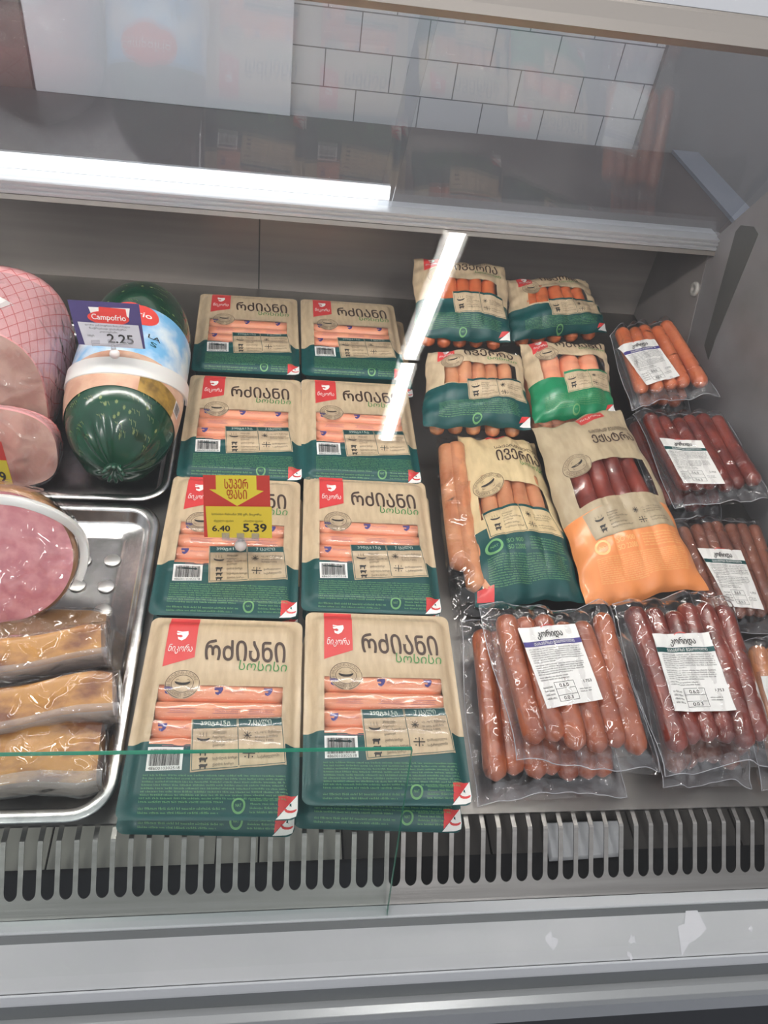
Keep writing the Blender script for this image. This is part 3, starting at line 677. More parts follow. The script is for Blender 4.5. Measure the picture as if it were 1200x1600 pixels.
# ------------------------------------------------------------------ frames from four corners
def frame4(c):
    """c = tl, tr, br, bl (place coordinates) -> origin, 3x3 matrix, local corners"""
    o = (c[0] + c[1] + c[2] + c[3]) / 4
    ey = ((c[0] + c[1]) - (c[2] + c[3])).normalized(); ex = ((c[1] + c[2]) - (c[0] + c[3])); ex = (ex - ey * ex.dot(ey)).normalized(); ez = ex.cross(ey)
    M = Matrix((ex, ey, ez)).transposed(); Mi = M.inverted()
    return o, M, [Mi @ (p - o) for p in c]
def bil(q, u, v): return (q[0] * (1 - u) + q[1] * u) * (1 - v) + (q[3] * (1 - u) + q[2] * u) * v

def pouch(label, px, zs, bulge, kind, title, sub, subcol, n=5, sm=None, extra=None, ws=(.14, .86, .34, .60), tv=.58, seed=1, low=5, arch=0.0, tsize=(.36, .88, .13, .23), rib=(.10, .26, 0, .22, .17), lowlen=(.12, 1.02), lowshift=0.0):
    c = [at(x, y, z) for (x, y), z in zip(px, zs)]
    o, M, q = frame4(c); r = random.Random(seed)
    w = ((q[1] - q[0]).length + (q[2] - q[3]).length) / 2; h = ((q[0] - q[3]).length + (q[1] - q[2]).length) / 2
    t = thing('sausage_pouch', label, 'sausage pouch', o, 'printed sausage pouches', M)
    base, sec = {'kraft': (M_kraft, M_teal), 'green': (M_kraft, M_green), 'pale': (M_kraftpale, M_teal), 'orange': (M_kraftgrey, M_orange)}[kind]
    sm = sm or M_sausO
    ph = [r.uniform(0, 6) for _ in range(8)]
    def B(u, v):
        a, b_ = abs(2 * u - 1), abs(2 * v - 1)
        z = bulge * max(0, 1 - a ** 2.6) ** .62 * max(0, 1 - b_ ** 3.2) ** .6
        z += (.0016 * math.sin(9 * u + 5 * v + ph[0]) + .0012 * math.sin(17 * u - 11 * v + ph[1]) + .0009 * math.sin(31 * v + 6 * u + ph[2])) * min(1, (1 - a) * 5 + .15) * min(1, (1 - b_) * 5 + .25)
        # gathers near the seams
        z += .0022 * math.sin(26 * u + ph[3]) * sst(.16, 0, min(v, 1 - v)) * (1 - a ** 6) + .0014 * math.sin(40 * v + ph[4]) * sst(.12, 0, min(u, 1 - u))
        for k in range(n):      # the sausages press through
            d = (u - (.16 + .68 * (k + .5) / n)) * n / .68 * 2
            if abs(d) < 1: z += .0022 * math.sqrt(1 - d * d) * sst(.2, .3, v) * sst(.95, .8, v)
        return z
    def edge(u, v):   # slightly wavy outline
        return (u + .012 * math.sin(11 * v + ph[5]) * (1 if u > .5 else -1) * (abs(2 * u - 1) ** 6), v + .014 * math.sin(8 * u + ph[6]) * (abs(2 * v - 1) ** 6))
    def fn(u, v, lift=0.0):
        u2, v2 = edge(u, v); p = bil(q, u2, v2)
        return (p.x, p.y, p.z + B(u, v) + lift)
    wu0, wu1, wv0, wv1 = ws
    us = sorted(set([round(x_, 5) for x_ in lin(0, wu0, 8) + lin(wu0, wu1, 44) + lin(wu1, 1, 8)])); vs = sorted(set([round(x_, 5) for x_ in lin(0, wv0, 24) + lin(wv0, min(wv1, tv), 18) + lin(min(wv1, tv), max(wv1, tv), 6) + lin(max(wv1, tv), 1, 34)]))
    wv = lambda u: wv0 - arch * (1 - (2 * u - 1) ** 2)
    def fa(u, v, lift=0.0):   # arched upper rim of the window
        return fn(u, v - arch * (1 - (2 * u - 1) ** 2) * sst(wv0 - .22, wv0, v) * sst(.92, tv, v) if arch else v, lift)
    b = MB(); b.grid(fa, us, vs, lambda u, v: sec if v > tv else base, skip=lambda u, v: wu0 < u < wu1 and wv0 < v < wv1)
    p = Print(b, fa, w, h)
    ink = {'kraft': M_lime, 'green': M_lime, 'pale': M_lime, 'orange': M_paleorange}[kind]
    u0, u1, v0, v1 = tsize
    p.text(title, [(u0, v0), (u1, v0), (u1, v1), (u0, v1)], M_brown, 3, .016)
    if sub: p.text(sub, [(u0 + (u1 - u0) * .45, v1 + .006), (u1 + .03, v1 + .006), (u1 + .03, v1 + .05), (u0 + (u1 - u0) * .45, v1 + .05)], subcol, 4, .004, .1)
    p.text('ᲡᲐᲥᲐᲠᲗᲕᲔᲚᲝ' if kind != 'orange' else 'ᲜᲐᲮᲔᲕᲠᲐᲓ ᲨᲔᲑᲝᲚᲘᲚᲘ', [(u0, v0 - .035), (u1, v0 - .035), (u1, v0 - .012), (u0, v0 - .012)], M_brown, 3)
    stamp(p, .235, wv0 - (.065 if w > .15 or h < .2 else .05) + (.045 if h > .2 else .02), .0165 if h < .2 else .021, base, .3 if h > .2 else 0)
    mv = tv + .20 if h < .2 else tv + (.22 if kind == 'orange' else .145)
    p.fine(.13, mv, .90, .93, 9 if h < .2 else 13, ink, seed=seed + 3, last=.5, cw=.00125)
    if h > .2: k_ = tv + (.075 if kind == 'orange' else 0); ecoring(p, .20, k_ + .105, .0085, ink); p.text('ISO 9001', [(.32, k_ + .08), (.50, k_ + .08), (.50, k_ + .10), (.32, k_ + .10)], ink, 2); p.text('ISO 22000', [(.32, k_ + .11), (.50, k_ + .11), (.50, k_ + .13), (.32, k_ + .13)], ink, 2)
    else: ecoring(p, .48, .95, .0055, ink)
    if h > .2: p.fine(.55, k_ + .075, .90, k_ + .135, 5, ink, seed=seed + 9)
    f = b.build('printed_front', t, fix=False)
    b = MB(); p = Print(b, fa, w, h); ribbon(p, *rib, bird=h < .2); b.build('red_ribbon', f, fix=False)['label'] = 'red ribbon with white emblem'
    b = MB(); p = Print(b, fa, w, h)
    iq = [(.37, .52), (.93, .50), (.96, .74), (.39, .78)] if h < .2 else [(.13, tv - .09), (.86, tv - .105), (.93, tv + .045), (.17, tv + .06)]
    if kind == 'orange': iq = [(.13, tv + .005), (.86, tv - .01), (.93, tv + .125), (.17, tv + .14)]
    info_panel(p, iq, base, False, False, sec if kind != 'orange' else M_kraftgrey); b.build('info_panel', f, fix=False)['label'] = 'kraft panel with cooking icons'
    if kind != 'orange':
        b = MB(); p = Print(b, fa, w, h)
        if h < .2: p.quad([(.90, .90), (.985, .88), (.93, .94), (.87, .97)], M_red, 2, 3, 3); p.quad([(.985, .88), (.995, .985), (.88, .99), (.935, .935)], M_white, 3, 3, 3)
        else: p.quad([(.02, .93), (.17, .915), (.16, .985), (.015, .985)], M_red, 2, 4, 3)
        b.build('corner_tab', f, fix=False)
    b = MB(); b.grid(lambda u, v: fa(u, v, .0006), lin(wu0, wu1, 44), lin(wv0, wv1, 20), M_winfilm); b.build('window_film', t)['label'] = 'clear window film'
    rad = w * .70 / n / 2 * 1.02
    def saus(pts, rr, nm='sausage', mt=sm):
        k = len(pts); rs = [rr * math.sqrt(max(.02, 1 - max(0, 1 - i * (h / k) / rr) ** 2)) if i * (h / k) < rr else rr for i in range(k)]
        rs = [min(a, b_) for a, b_ in zip(rs, rs[::-1])]
        m_ = MB(); m_.tube(pts, rs, mt, 16); m_.build(nm, t)
    for k in range(n):
        u = .16 + .68 * (k + .5) / n; j = r.uniform(-.012, .012); pts = []
        for i in range(25):
            v = wv0 - arch - .05 + (wv1 - wv0 + arch + .09) * i / 24; s_ = fa(u + j * math.sin(3 * v), v); pts.append((s_[0], s_[1], s_[2] - rad - .0014))
        saus(pts, rad)
    # the lower layer shows past the printed front
    for k in range(low):
        u = .05 + .90 * (k + .5) / low; pts = []; e0, e1 = lowlen[0] + r.uniform(-.03, .03), lowlen[1] + r.uniform(-.015, .015)
        for i in range(25):
            v = e0 + (e1 - e0) * i / 24; p_ = bil(q, u * .98 - .0 + lowshift + .012 * math.sin(2.5 * v + k), v); pts.append((p_.x, p_.y, p_.z - rad - .0015))
        saus(pts, rad * .98)
    def under(u, v):   # clear film round the lower layer
        a, b_ = 2 * u - 1, 2 * v - 1
        p_ = bil(q, .04 + .92 * u + lowshift, v); d = max(0, 1 - abs(a) ** 4) ** .5 * max(0, 1 - abs(b_) ** 4) ** .5
        return Vector((p_.x, p_.y, p_.z - (rad * 2.3 if low else .012) * d))
    b = MB(); b.grid(under, lin(-.02, 1.02, 18), lin(0, lowlen[1] + .015, 18), M_film); b.build('clear_back_film', t)
    if extra: extra(t, q, fn, rad, saus)
    return t
def side_sausages(t, q, fn, rad, saus):     # two long sausages showing in the clear film at the left of the pouch
    for k, (uo, v0, v1, dz) in enumerate(((-.155, .05, .80, -.004), (-.045, .04, .93, .0), (.06, .3, .96, -.002))):
        pts = []
        for i in range(25):
            v = v0 + (v1 - v0) * i / 24; p = bil(q, uo + .05 * v * v * 1.9, v); pts.append((p.x, p.y, p.z + dz))
        saus(pts, .0125)
    def sh(u, v):
        uu = -.29 + .40 * u; p = bil(q, uo_(uu, v), v); hh = .0145 * max(0, 1 - (2 * u - 1) ** 2) ** .5 * max(0, 1 - (2 * v - 1) ** 8)
        return Vector((p.x, p.y, p.z - .002 + hh + .0008 * math.sin(40 * v + 9 * u)))
    def uo_(uu, v): return uu + .05 * v * v * 1.9
    m_ = MB(); m_.grid(sh, lin(0, 1, 20), lin(-.02, 1.04, 40), M_film); m_.build('clear_side_film', t)
pouch('backmost small sausage pouch at the left of the four, behind the lamp reflection', [(645, 405), (790, 418), (797, 537), (650, 527)], (.135, .135, .085, .085), .022, 'kraft', 'ᲘᲕᲔᲠᲘᲐ', 'სოსისი', M_greenink, seed=2, sm=M_sausO, ws=(.16, .86, .34, .60), tsize=(.42, .88, .09, .20))
pouch('small sausage pouch in the back right corner against the steel back panel', [(792, 437), (914, 437), (950, 518), (797, 532)], (.115, .115, .075, .075), .022, 'kraft', 'ᲘᲕᲔᲠᲘᲐ', 'სოსისი', M_greenink, seed=3, sm=M_sausO, tsize=(.36, .84, .03, .15), ws=(.18, .86, .30, .56))
pouch('small teal-bottomed sausage pouch directly above the large teal pouch', [(668, 550), (812, 552), (831, 670), (660, 666)], (.112, .112, .084, .084), .024, 'kraft', 'ᲘᲕᲔᲠᲘᲐ', 'სოსისი', M_greenink, seed=5, sm=M_sausT, tsize=(.36, .88, .06, .19), ws=(.16, .88, .30, .57))
pouch('small sausage pouch with a bright green bottom panel', [(810, 538), (945, 540), (960, 648), (836, 662)], (.112, .112, .084, .084), .024, 'green', 'ᲠᲫᲘᲐᲜᲘ', 'სოსისი', M_greenink, seed=6, sm=M_frank, n=3, tsize=(.36, .92, .03, .15), ws=(.14, .90, .30, .58))
pouch('large kraft sausage pouch with a teal bottom, beside the orange one', [(716, 682), (832, 690), (914, 938), (742, 950)], (.062, .062, .040, .040), .024, 'pale', 'ᲘᲕᲔᲠᲘᲐ', 'სოსისი', M_greenink, n=4, seed=8, sm=M_sausT, ws=(.12, .86, .41, .60), tv=.655, arch=.035, low=0, tsize=(.40, .95, .145, .225), rib=(.34, .60, 0, .035, .02), extra=side_sausages, lowlen=(.22, .96))
pouch('large kraft sausage pouch with an orange bottom', [(832, 672), (968, 638), (1104, 920), (918, 948)], (.090, .098, .048, .044), .026, 'orange', 'ᲔᲥᲡᲢᲠᲐ', None, M_orange, n=4, seed=9, sm=M_sausR, ws=(.14, .90, .36, .56), tv=.60, arch=.03, low=0, tsize=(.46, .93, .175, .24), rib=(.44, .74, .02, .085, .06), lowlen=(.28, .93))

# ------------------------------------------------------------------ clear vacuum packs
def vacuum_pack(label, px, zs, n, mt, lab=None, band=None, seed=1, rad=None, span=(.09, .91), bend=.035, ragged=.04, margin=.07, group='clear vacuum packs of sausages'):
    c = [at(x, y, z) for (x, y), z in zip(px, zs)]
    o, M, q = frame4(c); r = random.Random(seed)
    w = ((q[1] - q[0]).length + (q[2] - q[3]).length) / 2; h = ((q[0] - q[3]).length + (q[1] - q[2]).length) / 2
    rad = rad or w * (1 - 2 * margin) / n / 2 * 1.03
    t = thing('vacuum_pack', label, 'sausage pack', o, group, M)
    ss = []
    for k in range(n):
        u0 = margin + (1 - 2 * margin) * (k + .5) / n; A = r.uniform(-bend, bend); ph = r.uniform(-.6, .6); lift = r.uniform(0, .32) * rad; tl = r.uniform(-.03, .03)
        v0, v1 = span[0] + r.uniform(-ragged, ragged), span[1] + r.uniform(-ragged, ragged); m = 30
        U = lambda v, u0=u0, A=A, ph=ph, tl=tl: u0 + A * (math.cos(3 * (v - .5) + ph) - .7) + tl * (v - .5)
        pts, rs = [], []
        for i in range(m + 1):
            s_ = i / m; v = v0 + (v1 - v0) * s_; p = bil(q, U(v), v); L = (v1 - v0) * h; d = min(s_, 1 - s_) * L
            rr = rad * (.96 + .04 * math.sin(6 * s_ + ph * 5)) * r.uniform(.985, 1.015); rr *= math.sqrt(max(.03, 1 - max(0, 1 - d / rad) ** 2))
            pts.append((p.x, p.y, p.z + rad + lift)); rs.append(rr)
        ss.append((U, v0, v1, lift)); m_ = MB(); m_.tube(pts, rs, mt, 18); m_.build('sausage', t)
    ph = [r.uniform(0, 6) for _ in range(6)]
    def H(u, v):
        z = 0
        for U, v0, v1, lift in ss:
            d = abs(u - U(v)) * w; dv = max(0, v0 * h - v * h, v * h - v1 * h) + rad * .0
            dd = math.hypot(d, dv)
            top = rad + lift
            z = max(z, top + math.sqrt(max(0, rad * rad - dd * dd)) if dd < rad else top * max(0, 1 - (dd - rad) / (rad * 1.2)) ** 1.5 if dd < rad * 2.2 else 0)
        inner = min(u, 1 - u) * w; inn2 = min(v, 1 - v) * h; m_ = sst(0, .012, min(inner, inn2))
        fl = rad * .55 + .0014 * math.sin(14 * u + 9 * v + ph[0]) + .0012 * math.sin(19 * v - 8 * u + ph[1])
        z = max(z, fl * m_)
        return z + .0009 + (.0006 * math.sin(37 * u + 23 * v + ph[2]) + .0006 * math.sin(53 * v - 29 * u + ph[3])) * .6
    def fn(u, v, lift=0.0):
        e = .018 * math.sin(7 * u + ph[4]) * abs(2 * v - 1) ** 8; e2 = .018 * math.sin(6 * v + ph[5]) * abs(2 * u - 1) ** 8
        p = bil(q, u + e2, v + e); return (p.x, p.y, p.z + H(min(1, max(0, u)), min(1, max(0, v))) + lift)
    us, vs = lin(0, 1, 54), lin(0, 1, 40); b = MB()
    b.grid(fn, us, vs, lambda u, v: M_filmflat if min(u * w, (1 - u) * w, v * h, (1 - v) * h) < .011 else M_film)
    rim = [fn(u, 0) for u in lin(0, 1, 24)] + [fn(1, v) for v in lin(0, 1, 24)[1:]] + [fn(1 - u, 1) for u in lin(0, 1, 24)[1:]] + [fn(0, 1 - v) for v in lin(0, 1, 24)[1:]]
    b.tube(rim, .0006, M_filmedge, 5, False); b.build('clear_film', t)
    b = MB(); b.grid(lambda u, v: Vector(bil(q, u, v)) + Vector((0, 0, .0002)), [0, 1], [0, 1], M_film); b.build('back_film', t)
    if lab:
        Mi = M.inverted(); lq = []
        for (x, y) in lab:      # label corners -> u,v on the pack
            zz = o.z + rad * 2.05; loc = None
            for _ in range(3):
                loc = Mi @ (at(x, y, zz) - o); u, v = .5, .5
                for _ in range(12):
                    p = bil(q, u, v); du = (bil(q, u + .01, v) - p) / .01; dv = (bil(q, u, v + .01) - p) / .01
                    det = du.x * dv.y - du.y * dv.x; ex, ey = loc.x - p.x, loc.y - p.y
                    u += (ex * dv.y - ey * dv.x) / det; v += (du.x * ey - du.y * ex) / det
                pl = bil(q, u, v); zz = (o + M @ Vector((pl.x, pl.y, pl.z + rad * 2.0))).z
            lq.append((u, v))
        def smooth(u, v, lift=0.0):   # paper bridges the grooves
            p = bil(q, u, v); hs = [H(min(1, max(0, u + k * .022)), min(1, max(0, v))) for k in (-3, -2, -1, 0, 1, 2, 3)]
            return (p.x, p.y, p.z + max(sum(hs) / 7, max(hs) * .93) + .0012 + lift)
        lw = (Vector(smooth(*lq[0])) - Vector(smooth(*lq[1]))).length; lh = (Vector(smooth(*lq[0])) - Vector(smooth(*lq[3]))).length
        def lf(a, b_, lift=0.0):
            u = (lq[0][0] * (1 - a) + lq[1][0] * a) * (1 - b_) + (lq[3][0] * (1 - a) + lq[2][0] * a) * b_
            v = (lq[0][1] * (1 - a) + lq[1][1] * a) * (1 - b_) + (lq[3][1] * (1 - a) + lq[2][1] * a) * b_
            return smooth(u, v, lift)
        b = MB(); b.grid(lf, lin(0, 1, 14), lin(0, 1, 12), M_white); p = Print(b, lf, lw, lh)
        if band:
            p.text('კორიდა', [(.28, .055), (.72, .055), (.72, .175), (.28, .175)], M_dark, 2, .016, .12); p.ring(.50, .10, .011, .0009, M_cardred, 2, 8, PI * .3, PI * .75)
            p.rect(0, .19, 1, .255, band, 1, 14, 2); p.text('ᲥᲐᲑᲐᲜᲝᲡᲘ ᲨᲔᲑᲝᲚᲘᲚᲘ', [(.18, .203), (.88, .203), (.88, .243), (.18, .243)], M_white, 2, .01)
            p.fine(.06, .275, .95, .47, 7, M_dark, seed=seed + 1, cw=.0010, last=.4); p.fine(.06, .48, .90, .62, 5, M_dark, seed=seed + 2, cw=.0010, last=.7); p.fine(.06, .63, .55, .69, 2, M_dark, seed=seed + 4, cw=.0010)
            for a, c in (((.26, .72), (.60, .72)), ((.26, .80), (.60, .80)), ((.26, .88), (.60, .88)), ((.26, .95), (.60, .95)), ((.26, .72), (.26, .95)), ((.60, .72), (.60, .95))): p.line(a, c, .0004, M_dark, 2, 3)
            p.text('0.6.0', [(.34, .74), (.50, .74), (.50, .785), (.34, .785)], M_dark, 2, .01); p.text('0.0.3', [(.34, .895), (.50, .895), (.50, .935), (.34, .935)], M_dark, 2, .01)
            p.fine(.06, .74, .22, .92, 4, M_dark, seed=seed + 5, cw=.0010); p.fine(.66, .82, .86, .88, 2, M_dark, seed=seed + 6, cw=.0010); p.text('1.753', [(.78, .73), (.92, .73), (.92, .765), (.78, .765)], M_dark, 2, .01)
        b.build('paper_label', t, fix=False)['label'] = 'white paper label with a coloured band'
    return t
vacuum_pack('lower clear pack of sausages peeking out under the orange one in the back right', [(962, 545), (1030, 532), (1082, 650), (995, 655)], (.030, .030, .026, .026), 5, M_sausO, seed=11, rad=.0105)
vacuum_pack('clear pack of bright orange sausages, backmost in the right corner', [(950, 525), (1043, 503), (1122, 620), (985, 640)], (.090, .108, .100, .076), 5, M_sausO, [(966, 541), (1022, 530), (1062, 588), (1010, 604)], M_blueink, seed=12, rad=.0118)
vacuum_pack('lower clear pack of dark red sausages under the second pack of the right side', [(966, 665), (1075, 665), (1130, 815), (1030, 820)], (.008, .008, .006, .006), 5, M_sausR, seed=13, rad=.0125)
vacuum_pack('clear pack of dark red sausages, second from the back along the grey end panel', [(988, 650), (1127, 650), (1203, 782), (1055, 796)], (.048, .078, .072, .044), 6, M_sausR, [(1030, 686), (1095, 690), (1133, 757), (1068, 757)], M_teal, seed=14, rad=.0118)
vacuum_pack('clear pack of thin brown sausages touching the right tip of the orange pouch', [(1035, 812), (1180, 815), (1245, 985), (1098, 1000)], (.030, .030, .024, .024), 7, M_sausB, [(1088, 859), (1156, 862), (1193, 955), (1138, 950)], M_teal, seed=15, rad=.0100)
vacuum_pack('clear pack of tan sausages cut off by the right picture edge', [(1146, 1003), (1290, 1000), (1360, 1225), (1186, 1232)], (.020, .020, .005, .005), 5, M_sausT, [(1187, 1058), (1260, 1055), (1285, 1140), (1212, 1142)], None, seed=16, rad=.0125)
vacuum_pack('lower clear pack of russet sausages at the front, sticking out left under the labelled one', [(716, 965), (925, 985), (975, 1242), (742, 1256)], (.022, .022, .003, .003), 7, M_sausF, seed=17, rad=.0126, bend=.045)
vacuum_pack('clear pack of russet sausages with a blue-banded label, in the front row', [(748, 950), (950, 955), (1030, 1212), (806, 1192)], (.064, .064, .037, .037), 6, M_sausF, [(808, 983), (898, 975), (942, 1093), (855, 1108)], M_blueink, seed=18, rad=.0128, bend=.03)
vacuum_pack('lower clear pack of dark sausages at the front right, under the dark red one', [(975, 975), (1112, 962), (1175, 1228), (1035, 1232)], (.018, .018, .004, .004), 6, M_sausB, seed=19, rad=.0118)
vacuum_pack('clear pack of dark red sausages with a green-banded label, in the front row', [(950, 946), (1135, 936), (1212, 1196), (1034, 1212)], (.054, .054, .037, .037), 6, M_sausR, [(1017, 992), (1105, 990), (1148, 1112), (1053, 1113)], M_teal, seed=20, rad=.0130)

# ------------------------------------------------------------------ steel trays
def tray(label, x0, x1, y0, y1, h, step, group='steel trays'):
    cx, cy = (x0 + x1) / 2, (y0 + y1) / 2; t = thing('steel_tray', label, 'tray', (cx, cy, .0012), group)
    def loop(ins, z, rad, n=10):
        a, c = (x1 - x0) / 2 - ins, (y1 - y0) / 2 - ins; rad = max(rad - ins, .008); pts = []
        for sx_, sy_, a0 in ((1, 1, 0), (-1, 1, PI / 2), (-1, -1, PI), (1, -1, 1.5 * PI)):
            for k in range(n + 1):
                q = a0 + PI / 2 * k / n; pts.append((sx_ * (a - rad) + rad * math.cos(q), sy_ * (c - rad) + rad * math.sin(q), z))
        return pts
    rings = [(0.0015, h - .003, .042), (0, h - .0015, .042), (.0008, h, .042), (.0105, h - .0006, .042), (.0135, h - .0030, .042), (.0175, .0075, .042), (.0215, .0040, .042)]
    rings += [(.040, .0036, .046), (.0425, .0022, .046), (.046, .0016, .046)] if step else [(.05, .0030, .046)]
    vs = []; n = 44
    for ins, z, rd in rings: vs += loop(ins, z, rd)
    b = MB(); b.add(vs, [(i + r_ * n, (i + 1) % n + r_ * n, (i + 1) % n + (r_ + 1) * n, i + (r_ + 1) * n) for r_ in range(len(rings) - 1) for i in range(n)] + [tuple(range((len(rings) - 1) * n, len(rings) * n))], M_tray)
    o_ = b.build('pan', t, thick=.0008)
    return t, cx, cy
tray('steel tray at the back, under the hams', -.47, -.0845, .3185, .735, .021, False)
tf, tcx, tcy = tray('dimpled steel tray at the front, under the wrapped smoked slabs', -.47, -.0905, -.104, .3125, .021, True)
for dx, dy in ((-.177, .229), (-.143, .230), (-.144, .189), (-.142, .153), (-.141, .117), (-.177, .190), (-.211, .230)):
    b = MB(); b.grid(lambda u, v: (dx - tcx + .0098 * v * math.cos(u), dy - tcy + .0098 * v * math.sin(u), .0040 + .0018 * math.sqrt(max(0, 1.0001 - v * v))), [2 * PI * i / 24 for i in range(24)], [.001, .3, .6, .85, .95, 1], M_dimple, closeu=True)
    b.build('dimple', tf)

# ------------------------------------------------------------------ green ham
R_, Lh, hc = .075, .37, Vector((-.150, .515, .0875))
def hamr(s_): return R_ * max(0, 1 - abs(s_) ** (4.4 if s_ < 0 else 3.2)) ** .5
def ham_fn(u, v, lift=0.0):      # u round the ham (0..1, 0 = right, .25 = top), v along it (0 front, 1 back)
    s_ = -1 + 2 * v; a = u * 2 * PI; r = hamr(s_) + lift
    f = sst(-.80, -.985, s_) if s_ < 0 else 0
    r *= 1 + f * .10 * math.sin(11 * a + 2.4 * math.sin(3 * a)) * (.45 + .55 * math.sin(2 * a + 1) ** 2)
    return (r * math.cos(a), s_ * Lh / 2, r * math.sin(a) - .025 * max(0, -s_) ** 3)
ham = thing('green_ham', 'whole ham in glossy green casing with a pale blue label and white handle', 'ham', hc)
b = MB(); vv = [.5 - .5 * math.cos(PI * i / 70) for i in range(71)]; vv[0] = .0004; vv[-1] = .9996
b.grid(ham_fn, [i / 96 for i in range(96)], vv, M_hamgreen, closeu=True)
p = Print(b, ham_fn, 2 * PI * R_, Lh); r = random.Random(5)
LEAF = [(0, 1), (.2, .5), (.7, .6), (.5, .15), (.9, -.1), (.3, -.2), (.25, -.6), (0, -.35), (-.25, -.6), (-.3, -.2), (-.9, -.1), (-.5, .15), (-.7, .6), (-.2, .5)]
for k in range(80):
    u, v = r.uniform(.0, .5), r.choice((r.uniform(.03, .165), r.uniform(.62, .9))); a = r.uniform(0, 6); c, s_ = math.cos(a), math.sin(a)
    if r.random() < .5: p.shape([(x * c - y * s_, x * s_ + y * c) for x, y in LEAF], u, v, .0034, M_gold, 1)
    else:
        for j in range(4): p.line((u + j * .008, v + .008 * (j % 2)), (u + j * .008 + .006, v + .012), .0007, M_gold, 1, 1)
cas = b.build('casing', ham)
b = MB(); b.grid(lambda u, v: ham_fn(u, v, .0010), lin(-.08, .58, 40), lin(.318, .62, 18), M_labelblue)
p = Print(b, lambda u, v, l=0.0: ham_fn(u, v, .0010 + l), -2 * PI * R_, -Lh)
p.w, p.h = -2 * PI * R_, -Lh
uc, vc = .262, .555
p.disc(uc, vc, .030, M_cardred, 1); p.disc(uc - .045, vc + .002, .024, M_cardred, 1); p.disc(uc + .04, vc, .022, M_cardred, 1)
p.text('Campofrio', [(uc + .085, vc + .022), (uc - .075, vc + .022), (uc - .075, vc - .022), (uc + .085, vc - .022)], M_white, 2, .012)
p.text('LA', [(.186, .452), (.150, .452), (.150, .428), (.186, .428)], M_dark, 2, .01); p.text('S', [(.176, .412), (.158, .412), (.158, .388), (.176, .388)], M_teal, 2, .01)
b.build('blue_label', ham)['label'] = 'pale blue label band with red logo'
b = MB(); b.grid(lambda u, v: ham_fn(u, v, .0012), lin(-.08, .58, 40), lin(.165, .322, 12), lambda u, v: M_goldlabel if .06 < u < .19 and v < .25 else M_tanlabel)
p = Print(b, lambda u, v, l=0.0: ham_fn(u, v, .0013 + l), 2 * PI * R_, Lh); p.barcode([(.055, .24), (.055, .19), (.02, .19), (.02, .24)])
b.build('picture_label', ham)['label'] = 'tan picture label with a barcode'
def strap(mb, c, rx, rz, a0, a1, ytop, yside, wd, th, mat, n=40):
    def f(u, v):
        k = int(round(v)); sa = math.sin(u); dw, dt = ((-.5, 0), (.5, 0), (.5, 1), (-.5, 1), (-.5, 0))[k]
        return (c[0] + (rx + dt * th) * math.cos(u), ytop + (yside - ytop) * (1 - sa) + dw * wd, c[2] + (rz + dt * th) * sa + dw * wd * .25)
    mb.grid(f, lin(a0, a1, n), [0, 1, 2, 3, 4], mat)
b = MB(); strap(b, (0, 0, -.004), R_ + .0012, R_ * .93 + .004, -.25, PI + .25, -.095, -.045, .025, .0034, M_whiteplastic); b.build('handle_strap', ham, bevel=.0008)['label'] = 'white plastic handle strap'
tip = Vector(ham_fn(.25, .002)); b = MB()
for k in range(9):
    a = 2 * PI * k / 9; b.tube([(0, -.150, -.012), (math.cos(a) * .008, -Lh / 2 - .002, -.026 + math.sin(a) * .008), (math.cos(a) * .014, -Lh / 2 - .008, -.027 + math.sin(a) * .013)], [.008, .0045, .0018], M_hamgreen, 8)
b.build('gathered_knot', ham)

# ------------------------------------------------------------------ netted pink ham: two cut pieces
def ham_piece(label, cx, y0, y1, w, h, grow, net_from, round_back):
    t = thing('netted_ham', label, 'ham', (cx, y0, .0078), 'cut pieces of netted ham')
    def f(u, v, lift=0.0):
        a = -.5 * PI + u * 2 * PI; k = 1 + grow * math.sin(min(v, 1) * PI * .8)
        if round_back and v > .6: k *= max(.02, 1 - ((v - .6) / .4) ** 2.5) ** .5
        ca, sa = math.cos(a), math.sin(a); e_ = 2 / 2.9
        x = math.copysign(abs(ca) ** e_, ca) * (w / 2) * k * (1 - .10 * (sa + 1) / 2) + (lift * ca); z = math.copysign(abs(sa) ** e_, sa) * (h / 2) * (k if sa > 0 else 1) + h / 2 + lift * sa
        return (x, v * (y1 - y0) + .042 * (z / h) * (1 - v), z)
    b = MB(); b.grid(f, [i / 72 for i in range(72)], lin(0, 1, 24), M_pinkskin, closeu=True); b.build('rind', t)
    b = MB()
    b.grid(lambda u, v: Vector(f(u, 0)) * v + Vector((0, .0245 - .006 * (1 - v * v), h / 2)) * (1 - v), [i / 72 for i in range(72)], [.001, .25, .5, .75, .9, .97, 1], M_meatcut, closeu=True); b.build('cut_face', t)['label'] = 'greyish pink cut face'
    b = MB(); per = 2.2 * (w + h) / 2 * 1.25; L = y1 - y0; p = Print(b, lambda u, v, l=0.0: f(u, min(1, max(0, v)), .0007 + l), per, L)
    N = 34; du = .5 * L / per * 1.0
    for k in range(N):
        u = k / N
        for sg in (1, -1):
            for j in range(10):
                v0, v1 = net_from + (1 - net_from) * j / 10, net_from + (1 - net_from) * (j + 1) / 10
                p.line((u + sg * du * (v0 - .5), v0), (u + sg * du * (v1 - .5), v1), .0011, M_netred, 1, 1)
    b.build('netting', t)['label'] = 'red netting print'
    b = MB(); b.grid(lambda u, v: f(u, v, .0022), [i / 48 for i in range(48)], lin(0, .62, 12), M_wrap, closeu=True)
    b.grid(lambda u, v: Vector(f(u, 0, .002)) * v + Vector((0, .021, h / 2)) * (1 - v) + Vector((0, -.003, 0)), [i / 48 for i in range(48)], [.001, .3, .6, .85, 1], M_film, closeu=True); b.build('cling_film', t)
    return t, f
